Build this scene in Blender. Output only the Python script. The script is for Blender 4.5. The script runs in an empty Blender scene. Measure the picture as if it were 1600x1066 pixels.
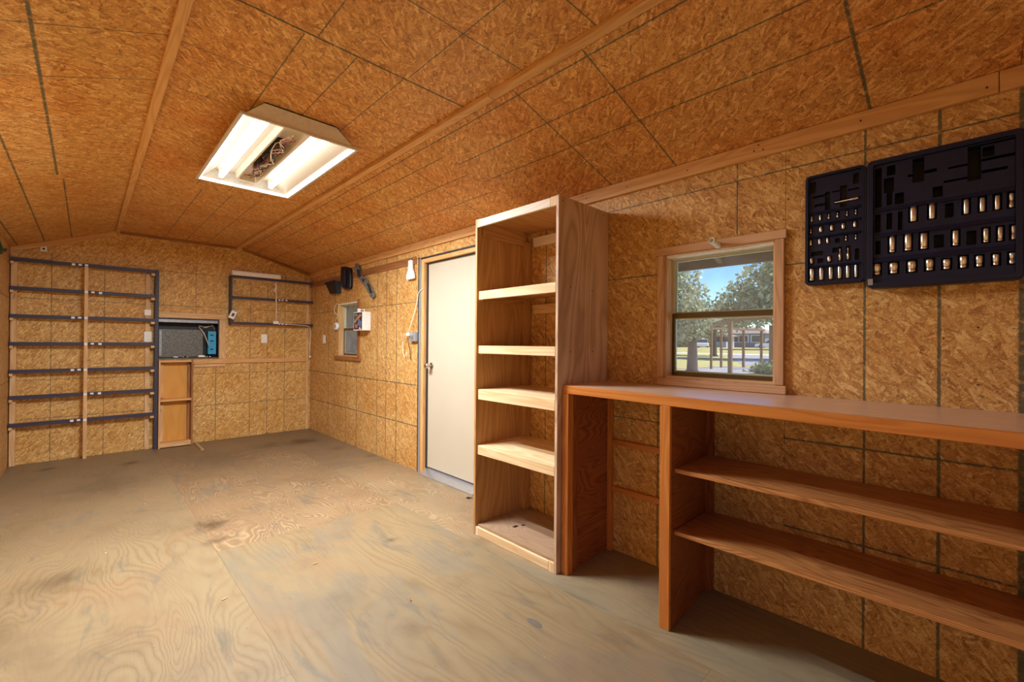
import bpy, bmesh, math, random
import numpy as np
from mathutils import Vector, Matrix, Euler
random.seed(7)
C = bpy.context.scene
COL = C.collection

# ---------------------------------------------------------------- camera
cam_d = bpy.data.cameras.new('camera'); cam = bpy.data.objects.new('camera', cam_d); COL.objects.link(cam)
cam_d.sensor_fit = 'HORIZONTAL'; cam_d.sensor_width = 36.0
cam_d.lens = 36.0 * 687.09 / 1600.0
cam_d.clip_start = 0.02; cam_d.clip_end = 500
cam.location = (-2.3485, 0.0, 1.2718)
YAW, PITCH, ROLL = math.radians(44.0816), math.radians(0.2072), math.radians(-0.4367)
fw = Vector((math.sin(YAW)*math.cos(PITCH), math.cos(YAW)*math.cos(PITCH), math.sin(PITCH)))
rt = Vector((math.cos(YAW), -math.sin(YAW), 0)); up = rt.cross(fw)
rt2 = rt*math.cos(ROLL) - up*math.sin(ROLL); up2 = up*math.cos(ROLL) + rt*math.sin(ROLL)
cam.matrix_world = Matrix(((rt2.x, up2.x, -fw.x, cam.location.x), (rt2.y, up2.y, -fw.y, cam.location.y),
                           (rt2.z, up2.z, -fw.z, cam.location.z), (0, 0, 0, 1)))
C.camera = cam

# ---------------------------------------------------------------- world, sun, exposure
TUBE = 5.0
LAMP = 68.0
SUN = 8.0
SKY = 0.26
EXPO = 0.16
FILL_DOOR_W = 1.0  # unseen doorway behind the camera, added and sized for daylight fill
C.view_settings.view_transform = 'Standard'; C.view_settings.look = 'None'
C.view_settings.exposure = EXPO; C.view_settings.gamma = 1.0; C.view_settings.use_curve_mapping = False
C.cycles.max_bounces = 12; C.cycles.diffuse_bounces = 8; C.cycles.transparent_max_bounces = 16
C.cycles.use_denoising = True
w = bpy.data.worlds.new('world'); C.world = w; w.use_nodes = True
nt = w.node_tree
sky = nt.nodes.new('ShaderNodeTexSky'); sky.sky_type = 'NISHITA'; sky.sun_disc = False
sky.sun_elevation = math.radians(48); sky.sun_rotation = math.radians(150); sky.ozone_density = 4.0; sky.air_density = 1.0; sky.dust_density = 0.3
hs = nt.nodes.new('ShaderNodeHueSaturation'); hs.inputs['Saturation'].default_value = 1.35; hs.inputs['Hue'].default_value = 0.515
nt.links.new(sky.outputs[0], hs.inputs['Color'])
nt.links.new(hs.outputs[0], nt.nodes['Background'].inputs[0]); nt.nodes['Background'].inputs[1].default_value = SKY
sun_d = bpy.data.lights.new('sun', 'SUN'); sun_d.energy = SUN; sun_d.angle = 0.009; sun_d.color = (1.0, 0.95, 0.86)
sun = bpy.data.objects.new('sun', sun_d); COL.objects.link(sun)
sd = Vector((0.45, -0.55, 0.85)).normalized()
sun.rotation_euler = sd.to_track_quat('Z', 'Y').to_euler(); sun.location = (30, -30, 40)

# ---------------------------------------------------------------- materials
def lin(r, g, b):
    f = lambda c: (c/255/12.92) if c/255 <= 0.04045 else ((c/255+0.055)/1.055)**2.4
    return (f(r), f(g), f(b), 1.0)
class NT:
    def __init__(s, name):
        s.m = bpy.data.materials.new(name); s.m.use_nodes = True
        s.t = s.m.node_tree; s.b = s.t.nodes['Principled BSDF']
    def n(s, typ, **kw):
        x = s.t.nodes.new(typ)
        for k, v in kw.items(): setattr(x, k, v)
        return x
    def l(s, a, b): s.t.links.new(a, b)
    def setin(s, sock, v):
        if isinstance(v, bpy.types.NodeSocket): s.l(v, sock)
        else: sock.default_value = v
    def math(s, op, a, b=None, c=None, clamp=False):
        x = s.n('ShaderNodeMath', operation=op); x.use_clamp = clamp
        s.setin(x.inputs[0], a)
        if b is not None: s.setin(x.inputs[1], b)
        if c is not None: s.setin(x.inputs[2], c)
        return x.outputs[0]
    def step(s, v, e0, e1):
        x = s.n('ShaderNodeMapRange', interpolation_type='SMOOTHSTEP'); s.setin(x.inputs['Value'], v)
        x.inputs['From Min'].default_value = e0; x.inputs['From Max'].default_value = e1
        return x.outputs[0]
    def ramp(s, v, stops):
        x = s.n('ShaderNodeValToRGB'); s.l(v, x.inputs[0]); e = x.color_ramp.elements
        while len(e) < len(stops): e.new(0.5)
        for i, (p, c) in enumerate(stops): e[i].position = p; e[i].color = c
        return x.outputs[0]
    def mix(s, f, a, b, mode='MIX'):
        x = s.n('ShaderNodeMix', data_type='RGBA', blend_type=mode)
        s.setin(x.inputs[0], f); s.setin(x.inputs[6], a); s.setin(x.inputs[7], b)
        return x.outputs[2]
    def noise(s, vec, scale, detail=2.0, rough=0.5, dist=0.0, dim='3D'):
        x = s.n('ShaderNodeTexNoise', noise_dimensions=dim)
        s.l(vec, x.inputs['Vector']); x.inputs['Scale'].default_value = scale; x.inputs['Detail'].default_value = detail
        x.inputs['Roughness'].default_value = rough; x.inputs['Distortion'].default_value = dist
        return x.outputs['Fac']
    def mapv(s, vec, loc=(0, 0, 0), rot=(0, 0, 0), sc=(1, 1, 1)):
        x = s.n('ShaderNodeMapping'); s.l(vec, x.inputs[0]); x.inputs['Location'].default_value = loc
        x.inputs['Rotation'].default_value = rot; x.inputs['Scale'].default_value = sc
        return x.outputs[0]
    def uv(s): return s.n('ShaderNodeTexCoord').outputs['UV']
    def obj2(s, a, b):
        o = s.n('ShaderNodeTexCoord').outputs['Object']; sp = s.n('ShaderNodeSeparateXYZ'); s.l(o, sp.inputs[0])
        cb = s.n('ShaderNodeCombineXYZ'); s.l(sp.outputs[a], cb.inputs[0]); s.l(sp.outputs[b], cb.inputs[1])
        return cb.outputs[0]
    def rnd(s): return s.n('ShaderNodeObjectInfo').outputs['Random']
    def bump(s, h, strength=0.2, dist=0.002):
        x = s.n('ShaderNodeBump'); s.l(h, x.inputs['Height']); x.inputs['Strength'].default_value = strength
        x.inputs['Distance'].default_value = dist; s.l(x.outputs[0], s.b.inputs['Normal'])
    def fin(s, col, rough=0.6, metal=0.0, spec=0.4):
        s.setin(s.b.inputs['Base Color'], col); s.setin(s.b.inputs['Roughness'], rough)
        s.b.inputs['Metallic'].default_value = metal; s.b.inputs['Specular IOR Level'].default_value = spec
        return s.m

def plain(name, rgb, rough=0.5, metal=0.0, spec=0.4, var=0.06, scale=40):
    t = NT(name); v = t.n('ShaderNodeTexCoord').outputs['Object']
    f = t.noise(v, scale, 3)
    c = lin(*rgb); lo = tuple(x*(1-var) for x in c[:3])+(1,); hi = tuple(min(1, x*(1+var)) for x in c[:3])+(1,)
    return t.fin(t.ramp(f, [(0.3, lo), (0.7, hi)]), rough, metal, spec)

def osb(name, axes, lines, tint=(1, 1, 1), seed=0.0):
    """oriented strand board seen on the plane given by two object axes, with printed stencil lines"""
    t = NT(name); vec = t.obj2(*axes)
    vec0 = vec
    warp = t.n('ShaderNodeTexNoise'); t.l(vec, warp.inputs['Vector']); warp.inputs['Scale'].default_value = 9; warp.inputs['Detail'].default_value = 2
    vm = t.n('ShaderNodeVectorMath', operation='MULTIPLY_ADD'); t.l(warp.outputs['Color'], vm.inputs[0])
    vm.inputs[1].default_value = (0.03, 0.03, 0); t.l(vec, vm.inputs[2])
    vec = vm.outputs[0]
    vals = []; fibers = []
    for i, (ang, sx, sy) in enumerate([(0.35, 20, 80), (1.35, 24, 90), (-0.55, 22, 95), (2.2, 26, 100)]):
        mv = t.mapv(t.mapv(vec, rot=(0, 0, ang)), (seed+i*3.7, seed*1.3+i*5.1, i*2.0), (0, 0, 0), (sx, sy, 1))
        vo = t.n('ShaderNodeTexVoronoi', voronoi_dimensions='2D'); t.l(mv, vo.inputs['Vector']); vo.inputs['Scale'].default_value = 1.0
        sp = t.n('ShaderNodeSeparateColor'); t.l(vo.outputs['Color'], sp.inputs[0])
        fb = t.noise(t.mapv(t.mapv(vec, rot=(0, 0, ang)), (i, seed, 0), (0, 0, 0), (25, 420, 1)), 1.0, 2)
        vals.append((t.math('ADD', t.math('MULTIPLY', sp.outputs[0], 0.75), t.math('MULTIPLY', fb, 0.3)), sp.outputs[1]))
    v, sel = vals[0]
    for vv, ss in vals[1:]:
        m = t.n('ShaderNodeMix', data_type='FLOAT'); t.l(t.math('GREATER_THAN', ss, 0.62), m.inputs[0]); t.l(v, m.inputs[2]); t.l(vv, m.inputs[3]); v = m.outputs[0]
    T = lambda r, g, b: lin(r*tint[0], g*tint[1], b*tint[2])
    col = t.ramp(v, [(0.06, T(134, 88, 44)), (0.26, T(180, 133, 74)), (0.52, T(196, 150, 88)), (0.78, T(212, 170, 106)), (0.98, T(240, 212, 156))])
    r1 = t.math('ABSOLUTE', t.math('SUBTRACT', t.noise(t.mapv(vec0, (seed, 7, 0), sc=(38, 38, 1)), 1.0, 3, 0.55, 1.6), 0.5))
    col = t.mix(t.math('MULTIPLY', t.math('SUBTRACT', 1.0, t.step(r1, 0.004, 0.03)), 0.55), col, T(244, 216, 160))
    r2 = t.math('ABSOLUTE', t.math('SUBTRACT', t.noise(t.mapv(vec0, (3, seed, 0), sc=(30, 34, 1)), 1.0, 3, 0.6, 2.0), 0.5))
    col = t.mix(t.math('MULTIPLY', t.math('SUBTRACT', 1.0, t.step(r2, 0.003, 0.022)), 0.6), col, T(112, 68, 30))
    big = t.noise(vec0, 2.2, 3)
    col = t.mix(t.step(big, 0.35, 0.75), col, t.mix(1.0, col, T(238, 226, 216), 'MULTIPLY'))
    # dark flakes and specks
    fl = t.noise(t.mapv(t.mapv(vec, rot=(0, 0, .5)), (seed*2, 3, 0), (0, 0, 0), (16, 42, 1)), 1.0, 3, 0.6)
    col = t.mix(t.math('MULTIPLY', t.step(fl, 0.68, 0.76), 0.55), col, T(110, 64, 32))
    sk = t.noise(t.mapv(vec0, (seed, 1, 0), (0, 0, 0), (60, 80, 1)), 1.0, 2)
    col = t.mix(t.math('MULTIPLY', t.step(sk, 0.72, 0.78), 0.6), col, T(80, 50, 30))
    # printed lines
    jit = t.noise(vec0, 70, 2); fade = t.step(t.noise(vec0, 38, 3), 0.28, 0.5)
    sp = t.n('ShaderNodeSeparateXYZ'); t.l(vec0, sp.inputs[0]); U, V = sp.outputs[0], sp.outputs[1]
    jj = t.math('MULTIPLY_ADD', jit, 0.006, -0.003)
    tot = None
    for ax, c, wd, lo, hi in lines:
        a, b = (U, V) if ax == 'u' else (V, U)
        d = t.math('ABSOLUTE', t.math('SUBTRACT', t.math('ADD', a, jj), c))
        m = t.math('SUBTRACT', 1.0, t.step(d, wd*0.25, wd*0.6))
        m = t.math('MULTIPLY', m, t.math('MULTIPLY', t.math('GREATER_THAN', b, lo), t.math('LESS_THAN', b, hi)))
        tot = m if tot is None else t.math('MAXIMUM', tot, m)
    if tot is not None:
        col = t.mix(t.math('MULTIPLY', tot, t.math('MULTIPLY_ADD', fade, 0.45, 0.40)), col, lin(62, 80, 68))
    t.bump(v, 0.25, 0.0015)
    return t.fin(col, 0.55, 0, 0.35)

def lumber(name, base, dark, knots=0.5, rough=0.55, vs=55, contrast=1.0, spec=0.35):
    """straight grained board; UV u runs along the grain, in metres"""
    t = NT(name); uv = t.uv()
    r = t.rnd(); off = t.n('ShaderNodeCombineXYZ'); t.l(t.math('MULTIPLY', r, 13.0), off.inputs[0]); t.l(t.math('MULTIPLY', r, 37.0), off.inputs[1])
    va = t.n('ShaderNodeVectorMath', operation='ADD'); t.l(uv, va.inputs[0]); t.l(off.outputs[0], va.inputs[1]); uv = va.outputs[0]
    n1 = t.noise(t.mapv(uv, sc=(0.9, 9, 1)), 1.0, 2, 0.5, 0.4)
    w1 = t.math('SINE', t.math('MULTIPLY', n1, vs))
    n2 = t.noise(t.mapv(uv, sc=(6, 300, 1)), 1.0, 3)
    f = t.math('ADD', t.math('MULTIPLY_ADD', w1, 0.2*contrast, 0.25), t.math('MULTIPLY', n2, 0.5))
    col = t.ramp(f, [(0.1, lin(*dark)), (0.45, tuple(0.5*(a+b) for a, b in zip(lin(*dark), lin(*base)))), (0.8, lin(*base))])
    if knots:
        kn = t.noise(t.mapv(uv, sc=(5, 16, 1)), 1.0, 1)
        col = t.mix(t.math('MULTIPLY', t.step(kn, 0.73, 0.8), knots), col, lin(*[c*0.45 for c in dark]))
    t.bump(f, 0.1, 0.001)
    return t.fin(col, rough, 0, spec)

def ply(name, base, dark, sc=(1.1, 4.5), rings=30, rough=0.55, tintn=None, spec=0.35, sharp=0.5, warm=None):
    """rotary cut plywood: contour bands of a stretched smooth field; UV u along the grain"""
    t = NT(name); uv = t.uv()
    r = t.rnd(); off = t.n('ShaderNodeCombineXYZ'); t.l(t.math('MULTIPLY', r, 17.0), off.inputs[0]); t.l(t.math('MULTIPLY', r, 29.0), off.inputs[1])
    va = t.n('ShaderNodeVectorMath', operation='ADD'); t.l(uv, va.inputs[0]); t.l(off.outputs[0], va.inputs[1]); uv = va.outputs[0]
    n1 = t.noise(t.mapv(uv, sc=(sc[0], sc[1], 1)), 1.0, 1.5, 0.45, 0.6)
    band = t.math('FRACT', t.math('MULTIPLY', n1, rings))
    tri = t.math('ABSOLUTE', t.math('MULTIPLY_ADD', band, 2.0, -1.0))
    n2 = t.noise(t.mapv(uv, sc=(5, 260, 1)), 1.0, 3)
    f = t.math('MULTIPLY_ADD', n2, 0.45, t.math('MULTIPLY', t.math('POWER', tri, 1.5), sharp))
    col = t.ramp(f, [(0.1, lin(*base)), (0.5, tuple(0.5*(a+b) for a, b in zip(lin(*dark), lin(*base)))), (0.85, lin(*dark))])
    if warm:
        col = t.mix(t.step(t.noise(t.mapv(uv, sc=(1.2, 2.4, 1)), 1.0, 4, 0.6), 0.4, 0.7), col, lin(*warm), 'MULTIPLY')
    t.bump(f, 0.08, 0.001)
    return t.fin(col, rough, 0, spec)

STAINS = [(-1.72, 3.60, .17, .75), (-0.93, 2.56, .06, .7), (-2.02, 6.0, .12, .8), (-2.60, 6.25, .10, .7), (-0.40, 5.85, .28, .8),
          (-0.75, 5.9, .25, .5), (-2.45, 3.3, .22, .45), (-1.3, 1.72, .10, .35), (-0.2, 5.2, .12, .5), (-1.75, 3.3, .1, .5), (-0.07, 4.6, .1, .4), (-2.2, 5.2, .5, .35), (-1.3, 5.6, .6, .35)]
def floor_mat(name, base, dark, patch, pk, sc, rings, seed):
    t = NT(name); vec = t.obj2(1, 0)      # u = Y (grain), v = X
    wv = t.n('ShaderNodeTexNoise'); t.l(vec, wv.inputs['Vector']); wv.inputs['Scale'].default_value = 6; wv.inputs['Detail'].default_value = 3
    vm = t.n('ShaderNodeVectorMath', operation='MULTIPLY_ADD'); t.l(wv.outputs['Color'], vm.inputs[0]); vm.inputs[1].default_value = (.09, .05, 0); t.l(vec, vm.inputs[2])
    n1 = t.noise(t.mapv(vm.outputs[0], (seed, seed*2.3, 0), sc=(sc[0], sc[1], 1)), 1.0, 2.2, 0.42, 0.5)
    band = t.math('FRACT', t.math('MULTIPLY', n1, rings)); tri = t.math('ABSOLUTE', t.math('MULTIPLY_ADD', band, 2.0, -1.0))
    n2 = t.noise(t.mapv(vec, (seed, 0, 0), sc=(4, 190, 1)), 1.0, 3)
    amp = t.step(t.noise(vec, 1.7, 3, 0.6), 0.3, 0.65)          # worn places lose the figure
    f = t.math('MULTIPLY_ADD', n2, 0.5, t.math('MULTIPLY', t.math('MULTIPLY', t.math('POWER', tri, 1.8), 0.5), t.math('MULTIPLY_ADD', amp, 0.7, 0.3)))
    col = t.ramp(f, [(0.12, lin(*base)), (0.5, tuple(0.4*a+0.6*b for a, b in zip(lin(*dark), lin(*base)))), (0.9, lin(*dark))])
    sp = t.n('ShaderNodeSeparateXYZ'); t.l(vec, sp.inputs[0])
    dirt = t.noise(vec, 1.3, 6, 0.66)
    # blends to a darker brown towards the far end, edge broken by noise
    far = t.step(t.math('MULTIPLY_ADD', dirt, 3.2, sp.outputs[0]), 3.6, 6.6)
    col = t.mix(t.math('MULTIPLY', far, 0.5), col, lin(112, 90, 64))
    pz = t.noise(t.mapv(vec, (seed*3, 1, 0), sc=(1.5, 3.4, 1)), 1.0, 5, 0.62, 0.6)
    col = t.mix(t.math('MULTIPLY', t.step(pz, 0.46, 0.62), pk), col, lin(*patch))
    pg = t.noise(t.mapv(vec, (seed*5, 4, 0), sc=(2.2, 8, 1)), 1.0, 5, 0.62, 0.6)
    col = t.mix(t.math('MULTIPLY', t.step(pg, 0.55, 0.68), 0.55), col, lin(108, 106, 94))
    gl = t.noise(t.mapv(vec, (7, 2, 0), sc=(1.4, 2.0, 1)), 1.0, 5, 0.6, 0.4)
    col = t.mix(t.math('MULTIPLY', t.step(gl, 0.5, 0.66), 0.3), col, lin(150, 118, 86))
    col = t.mix(t.math('MULTIPLY', t.step(dirt, 0.52, 0.72), 0.35), col, lin(98, 82, 62))
    fl = t.noise(t.mapv(vec, (2, 0, 0), sc=(26, 60, 1)), 1.0, 2)
    col = t.mix(t.math('MULTIPLY', t.step(fl, 0.75, 0.79), 0.7), col, lin(64, 52, 42))
    wn = t.noise(t.mapv(vec, (9, 0, 0), sc=(20, 34, 1)), 1.0, 2)
    col = t.mix(t.math('MULTIPLY', t.step(wn, 0.77, 0.8), 0.7), col, lin(232, 222, 204))
    d0 = t.noise(vec, 7, 4, 0.6)
    tot = None
    for x, y, r, k in STAINS:
        vd = t.n('ShaderNodeVectorMath', operation='DISTANCE'); t.l(vec, vd.inputs[0]); vd.inputs[1].default_value = (y, x, 0)
        d = t.math('ADD', vd.outputs['Value'], t.math('MULTIPLY_ADD', d0, r*1.6, -r*0.8))
        m = t.math('MULTIPLY', t.math('SUBTRACT', 1.0, t.step(d, 0.0, r)), k)
        tot = m if tot is None else t.math('MAXIMUM', tot, m)
    col = t.mix(t.math('MULTIPLY', tot, 0.85), col, lin(58, 44, 33))
    t.bump(f, 0.12, 0.001)
    return t.fin(col, 0.48, 0, 0.35)

def emis(name, rgb, strength):
    t = NT(name); e = t.n('ShaderNodeEmission'); e.inputs[0].default_value = (rgb[0], rgb[1], rgb[2], 1); e.inputs[1].default_value = strength
    t.l(e.outputs[0], t.t.nodes['Material Output'].inputs[0]); return t.m

def glass(name, dust):
    t = NT(name); tr = t.n('ShaderNodeBsdfTransparent'); tr.inputs[0].default_value = (0.96, 0.98, 0.96, 1)
    gl = t.n('ShaderNodeBsdfGlossy'); gl.inputs['Roughness'].default_value = 0.02
    fr = t.n('ShaderNodeFresnel'); fr.inputs[0].default_value = 1.45
    m1 = t.n('ShaderNodeMixShader'); t.l(fr.outputs[0], m1.inputs[0]); t.l(tr.outputs[0], m1.inputs[1]); t.l(gl.outputs[0], m1.inputs[2])
    df = t.n('ShaderNodeBsdfDiffuse'); df.inputs[0].default_value = (0.75, 0.75, 0.72, 1)
    tl = t.n('ShaderNodeBsdfTranslucent'); tl.inputs[0].default_value = (0.75, 0.75, 0.72, 1)
    m3 = t.n('ShaderNodeMixShader'); m3.inputs[0].default_value = 0.5; t.l(df.outputs[0], m3.inputs[1]); t.l(tl.outputs[0], m3.inputs[2])
    nz = t.noise(t.n('ShaderNodeTexCoord').outputs['Object'], 9, 4)
    m2 = t.n('ShaderNodeMixShader'); t.l(t.math('MULTIPLY', nz, dust*2), m2.inputs[0]); t.l(m1.outputs[0], m2.inputs[1]); t.l(m3.outputs[0], m2.inputs[2])
    t.l(m2.outputs[0], t.t.nodes['Material Output'].inputs[0]); return t.m

def leafmat(name, a, b):
    t = NT(name); g = t.n('ShaderNodeNewGeometry').outputs['Random Per Island']
    col = t.ramp(g, [(0.0, lin(*a)), (1.0, lin(*b))])
    t.b.inputs['Subsurface Weight'].default_value = 0.0
    df = t.n('ShaderNodeBsdfTranslucent'); t.l(col, df.inputs[0])
    t.fin(col, 0.4, 0, 0.5)
    mx = t.n('ShaderNodeMixShader'); mx.inputs[0].default_value = 0.35; t.l(t.b.outputs[0], mx.inputs[1]); t.l(df.outputs[0], mx.inputs[2])
    t.l(mx.outputs[0], t.t.nodes['Material Output'].inputs[0]); return t.m

M = {}
LR = [('v', 2.093, .008, -9, 9), ('v', 1.645, .008, -.65, .59), ('v', 1.667, .008, .6, 9), ('v', .842, .012, 3.7, 9), ('v', .438, .012, 3.7, 9),
      ('v', .835, .010, -.65, .59), ('v', .428, .010, -.65, .59), ('v', .822, .008, 1.2, 2.6), ('v', .38, .006, 1.2, 2.6),
      ('u', .803, .008, 1.7, 3), ('u', .297, .010, -1, 3), ('u', .072, .012, -1, 3), ('u', -.137, .022, -1, 3), ('u', 2.08, .009, -1, 3), ('u', 1.87, .008, -1, 3), ('u', 1.222, .010, -1, 1.1),
      ('u', 4.174, .014, -1, 3), ('u', 4.394, .012, -1, 3), ('u', 4.599, .012, -1, 3), ('u', 5.118, .012, 0, 1.05), ('u', 5.42, .01, -1, 3), ('u', 5.976, .012, -1, 3), ('u', 5.78, .010, -1, 3)]
M['osb_right'] = osb('strand board right wall', (1, 2), LR, (1.02, 1.02, .99), seed=1.0)
LE = [('v', 1.688, 0.0062, -9, 9), ('v', .85, 0.0068, -9, 9), ('v', .452, 0.0074, -9, 9), ('v', 2.095, 0.0062, -9, -.0),
      ('u', -2.612, 0.0068, -1, 2.17), ('u', -2.205, 0.0068, -1, 2.17), ('u', -1.158, 0.0074, -1, 1.0), ('u', -.775, 0.0074, -1, 2.17), ('u', -.567, 0.0074, -1, 2.17), ('u', -.347, 0.0074, -1, 2.17), ('u', -1.373, 0.0062, 1.6, 2.17)]
M['osb_far'] = osb('strand board far wall', (0, 2), LE, (1.04, 1.05, 1.0), seed=4.2)
LF = [('v', 1.82, .013, -9, 9), ('v', 2.237, 0.0064, -9, 9), ('v', 1.39, 0.0072, -9, 9), ('v', .993, 0.0072, -9, 9), ('v', 2.66, 0.0056, -9, 9), ('v', 5.1, 0.0064, -9, 9),
      ('u', -1.69, 0.0064, -9, 1.81), ('u', -1.285, 0.0064, -9, 1.81), ('u', -1.735, 0.0064, 1.83, 4.2), ('u', -1.52, 0.0064, 1.83, 4.2), ('u', -1.297, 0.0064, 1.83, 4.2),
      ('u', -1.685, 0.0080, 4.3, 9), ('u', -1.48, 0.0080, 4.3, 9), ('u', -1.27, 0.0080, 4.3, 9)]
LS = [('u', -.838, .008, -9, 9), ('u', -.622, .008, -9, 2.3), ('u', -.412, .008, -9, 2.3), ('u', -.52, .008, 2.33, 9), ('u', -.72, .008, 2.33, 9), ('u', -.30, .008, 2.33, 9),
      ('v', .28, .014, -9, 9), ('v', 1.115, .009, -9, 9), ('v', 1.53, .009, -9, 9), ('v', 2.66, .008, -9, 9), ('v', 3.65, .009, -9, 9)]
LL = [('u', -2.492, 0.0128, -9, 4.13), ('u', -2.467, 0.0104, 4.24, 9), ('u', -2.664, 0.0104, -9, 9), ('v', 2.21, 0.0064, -9, 9), ('v', 2.63, 0.0064, -9, 9), ('v', 1.2, 0.0080, -9, 9), ('u', -2.85, 0.0112, -9, 9)]
CT = (1.05, 1.0, .94)
M['osb_flat'] = osb('strand board flat ceiling', (0, 1), LF, CT, seed=7.7)
M['osb_slope_r'] = osb('strand board right slope', (0, 1), LS, CT, seed=9.1)
M['osb_slope_l'] = osb('strand board left slope', (0, 1), LL, (1.05, 1.02, .95), seed=11.3)
M['osb_left'] = osb('strand board left wall', (1, 2), [('v', .85, .01, -9, 9), ('v', 1.68, .01, -9, 9)], seed=2.2)
M['osb_near'] = osb('strand board near wall', (0, 2), [], seed=5.5)
M['pine'] = lumber('pale pine lumber', (226, 190, 140), (196, 150, 98))
M['trim'] = lumber('ceiling batten pine', (222, 176, 118), (198, 146, 88))
M['trim_dk'] = lumber('brown aged lumber', (166, 114, 68), (130, 82, 46))
M['white_wood'] = lumber('whitewashed lumber', (238, 228, 212), (214, 196, 170), 0.15, contrast=0.6)
M['bookply'] = ply('bookcase plywood', (196, 150, 92), (164, 114, 62), sc=(.7, 4), rings=14)
M['bookedge'] = lumber('pale shelf edge lumber', (238, 214, 172), (214, 176, 124), 0.5)
M['orange'] = lumber('varnished orange stile', (206, 134, 62), (180, 104, 42), 0.6, 0.35, spec=0.5)
M['benchply'] = ply('stained bench plywood', (206, 146, 86), (138, 84, 44), sc=(1.0, 5.5), rings=26, rough=0.38, spec=0.5)
M['benchshade'] = ply('shade darkened bench side', (166, 96, 48), (104, 50, 24), sc=(1.0, 6.5), rings=26, rough=0.4, spec=0.4)  # same stained plywood with the under-bench shade put into the colour
M['worktop'] = ply('worn worktop plywood', (224, 192, 164), (198, 158, 126), sc=(.7, 7), rings=16, rough=0.30, spec=0.6, sharp=0.35)
M['base_shelf'] = ply('dusty plywood shelf', (176, 148, 118), (140, 112, 86), rings=14, sharp=0.3)
M['yellowply'] = ply('yellow birch plywood', (216, 160, 76), (196, 134, 54), rings=8, sharp=0.3)
M['blue'] = lumber('slate blue painted wood', (70, 68, 86), (48, 45, 60), 0.0, 0.5, contrast=0.5)
M['shelfwood'] = lumber('unpainted shelf wood', (196, 160, 112), (160, 118, 76), 0.4)
M['white'] = plain('white plastic', (238, 238, 234), 0.4)
M['offwhite'] = plain('cream enamel', (246, 244, 236), 0.35)
M['enamel'] = plain('white lamp enamel', (222, 213, 194), 0.3, var=0.02)
M['enamel_out'] = plain('grey white lamp housing', (206, 200, 190), 0.4, var=0.05)
M['door'] = plain('cream painted door', (192, 184, 164), 0.45, var=0.02, scale=3)
M['chrome'] = plain('polished steel', (210, 205, 198), 0.22, 1.0, var=0.1)
M['socketm'] = plain('satin chrome socket', (240, 234, 222), 0.30, 1.0, var=0.12, scale=90)
M['alu'] = plain('aluminium', (200, 203, 208), 0.35, 0.8)
M['bronze'] = plain('bronze window frame', (92, 78, 46), 0.4, 0.3)
M['lightframe'] = plain('pale green window frame', (196, 204, 184), 0.4)
M['black'] = plain('black plastic', (24, 25, 32), 0.45, var=0.2)
M['case'] = plain('dark navy moulded plastic', (22, 30, 60), 0.42, spec=0.4, var=0.15, scale=15)
M['case_dk'] = plain('dark tray pocket plastic', (14, 18, 36), 0.5, var=0.1)
M['darkmetal'] = plain('dark grey metal', (70, 72, 76), 0.45, 0.6)
M['blade'] = plain('weathered steel blade', (122, 120, 118), 0.5, 0.2, var=0.6, scale=30)
M['coil'] = plain('grey coil metal', (104, 104, 100), 0.45, 0.4, var=0.35, scale=60)
M['fin'] = plain('light grey fin metal', (140, 142, 146), 0.4, 0.5, var=0.2)
M['acblue'] = plain('blue control box', (46, 158, 208), 0.4)
M['acdark'] = plain('dark blue chassis', (34, 40, 58), 0.4, 0.2)
M['cordw'] = plain('white cord', (236, 228, 210), 0.5)
M['cordy'] = plain('cream yellow cord', (222, 200, 130), 0.5)
M['green'] = plain('dark green cord', (26, 74, 48), 0.5)
M['pvc'] = plain('pvc pipe', (224, 226, 206), 0.35)
M['grey_steel'] = plain('galvanised steel', (170, 176, 182), 0.4, 0.5)
M['tube'] = emis('fluorescent tube', (1.0, 0.98, 0.95), TUBE)
M['glass'] = glass('dusty window glass', 0.10)
M['shell'] = plain('painted siding', (196, 186, 168), 0.7)
M['roof'] = plain('brown rafter wood', (72, 48, 32), 0.8)
M['asphalt'] = plain('asphalt', (150, 146, 148), 0.9, scale=3)
M['concrete'] = plain('concrete', (226, 220, 210), 0.9, scale=2)
M['post'] = lumber('weathered cedar post', (132, 96, 62), (96, 68, 46))
M['bark'] = plain('tree bark', (58, 48, 44), 0.9, var=0.4, scale=8)
M['fence'] = lumber('grey fence board', (150, 136, 122), (118, 104, 92))
M['rooft'] = plain('grey brown roof shingles', (150, 134, 122), 0.8)
M['housew'] = plain('blue grey house wall', (112, 116, 128), 0.7)
M['houseb'] = plain('light blue house wall', (150, 164, 182), 0.7)
M['carw'] = plain('white car paint', (236, 238, 242), 0.25, spec=0.6)
M['carg'] = plain('dark car window', (30, 36, 48), 0.1, spec=0.6)
M['rubber'] = plain('black rubber', (26, 26, 26), 0.8)
M['stone'] = plain('pale stone', (196, 186, 176), 0.9, var=0.2, scale=6)
M['leaf1'] = leafmat('grey green leaves', (112, 124, 98), (206, 212, 182))
M['leaf2'] = leafmat('olive green leaves', (118, 128, 88), (214, 212, 170))
M['leaf3'] = leafmat('hedge leaves', (60, 80, 44), (140, 156, 92))
def grassm():
    t = NT('lawn'); v = t.n('ShaderNodeTexCoord').outputs['Object']
    a = t.noise(v, 0.35, 5, 0.65); b = t.noise(v, 6, 4)
    c = t.ramp(a, [(0.3, lin(142, 138, 78)), (0.5, lin(168, 156, 96)), (0.7, lin(120, 132, 66))])
    c = t.mix(t.step(b, 0.4, 0.7), c, lin(196, 182, 126))
    return t.fin(c, 0.9, 0, 0.1)
M['grass'] = grassm()

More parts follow.
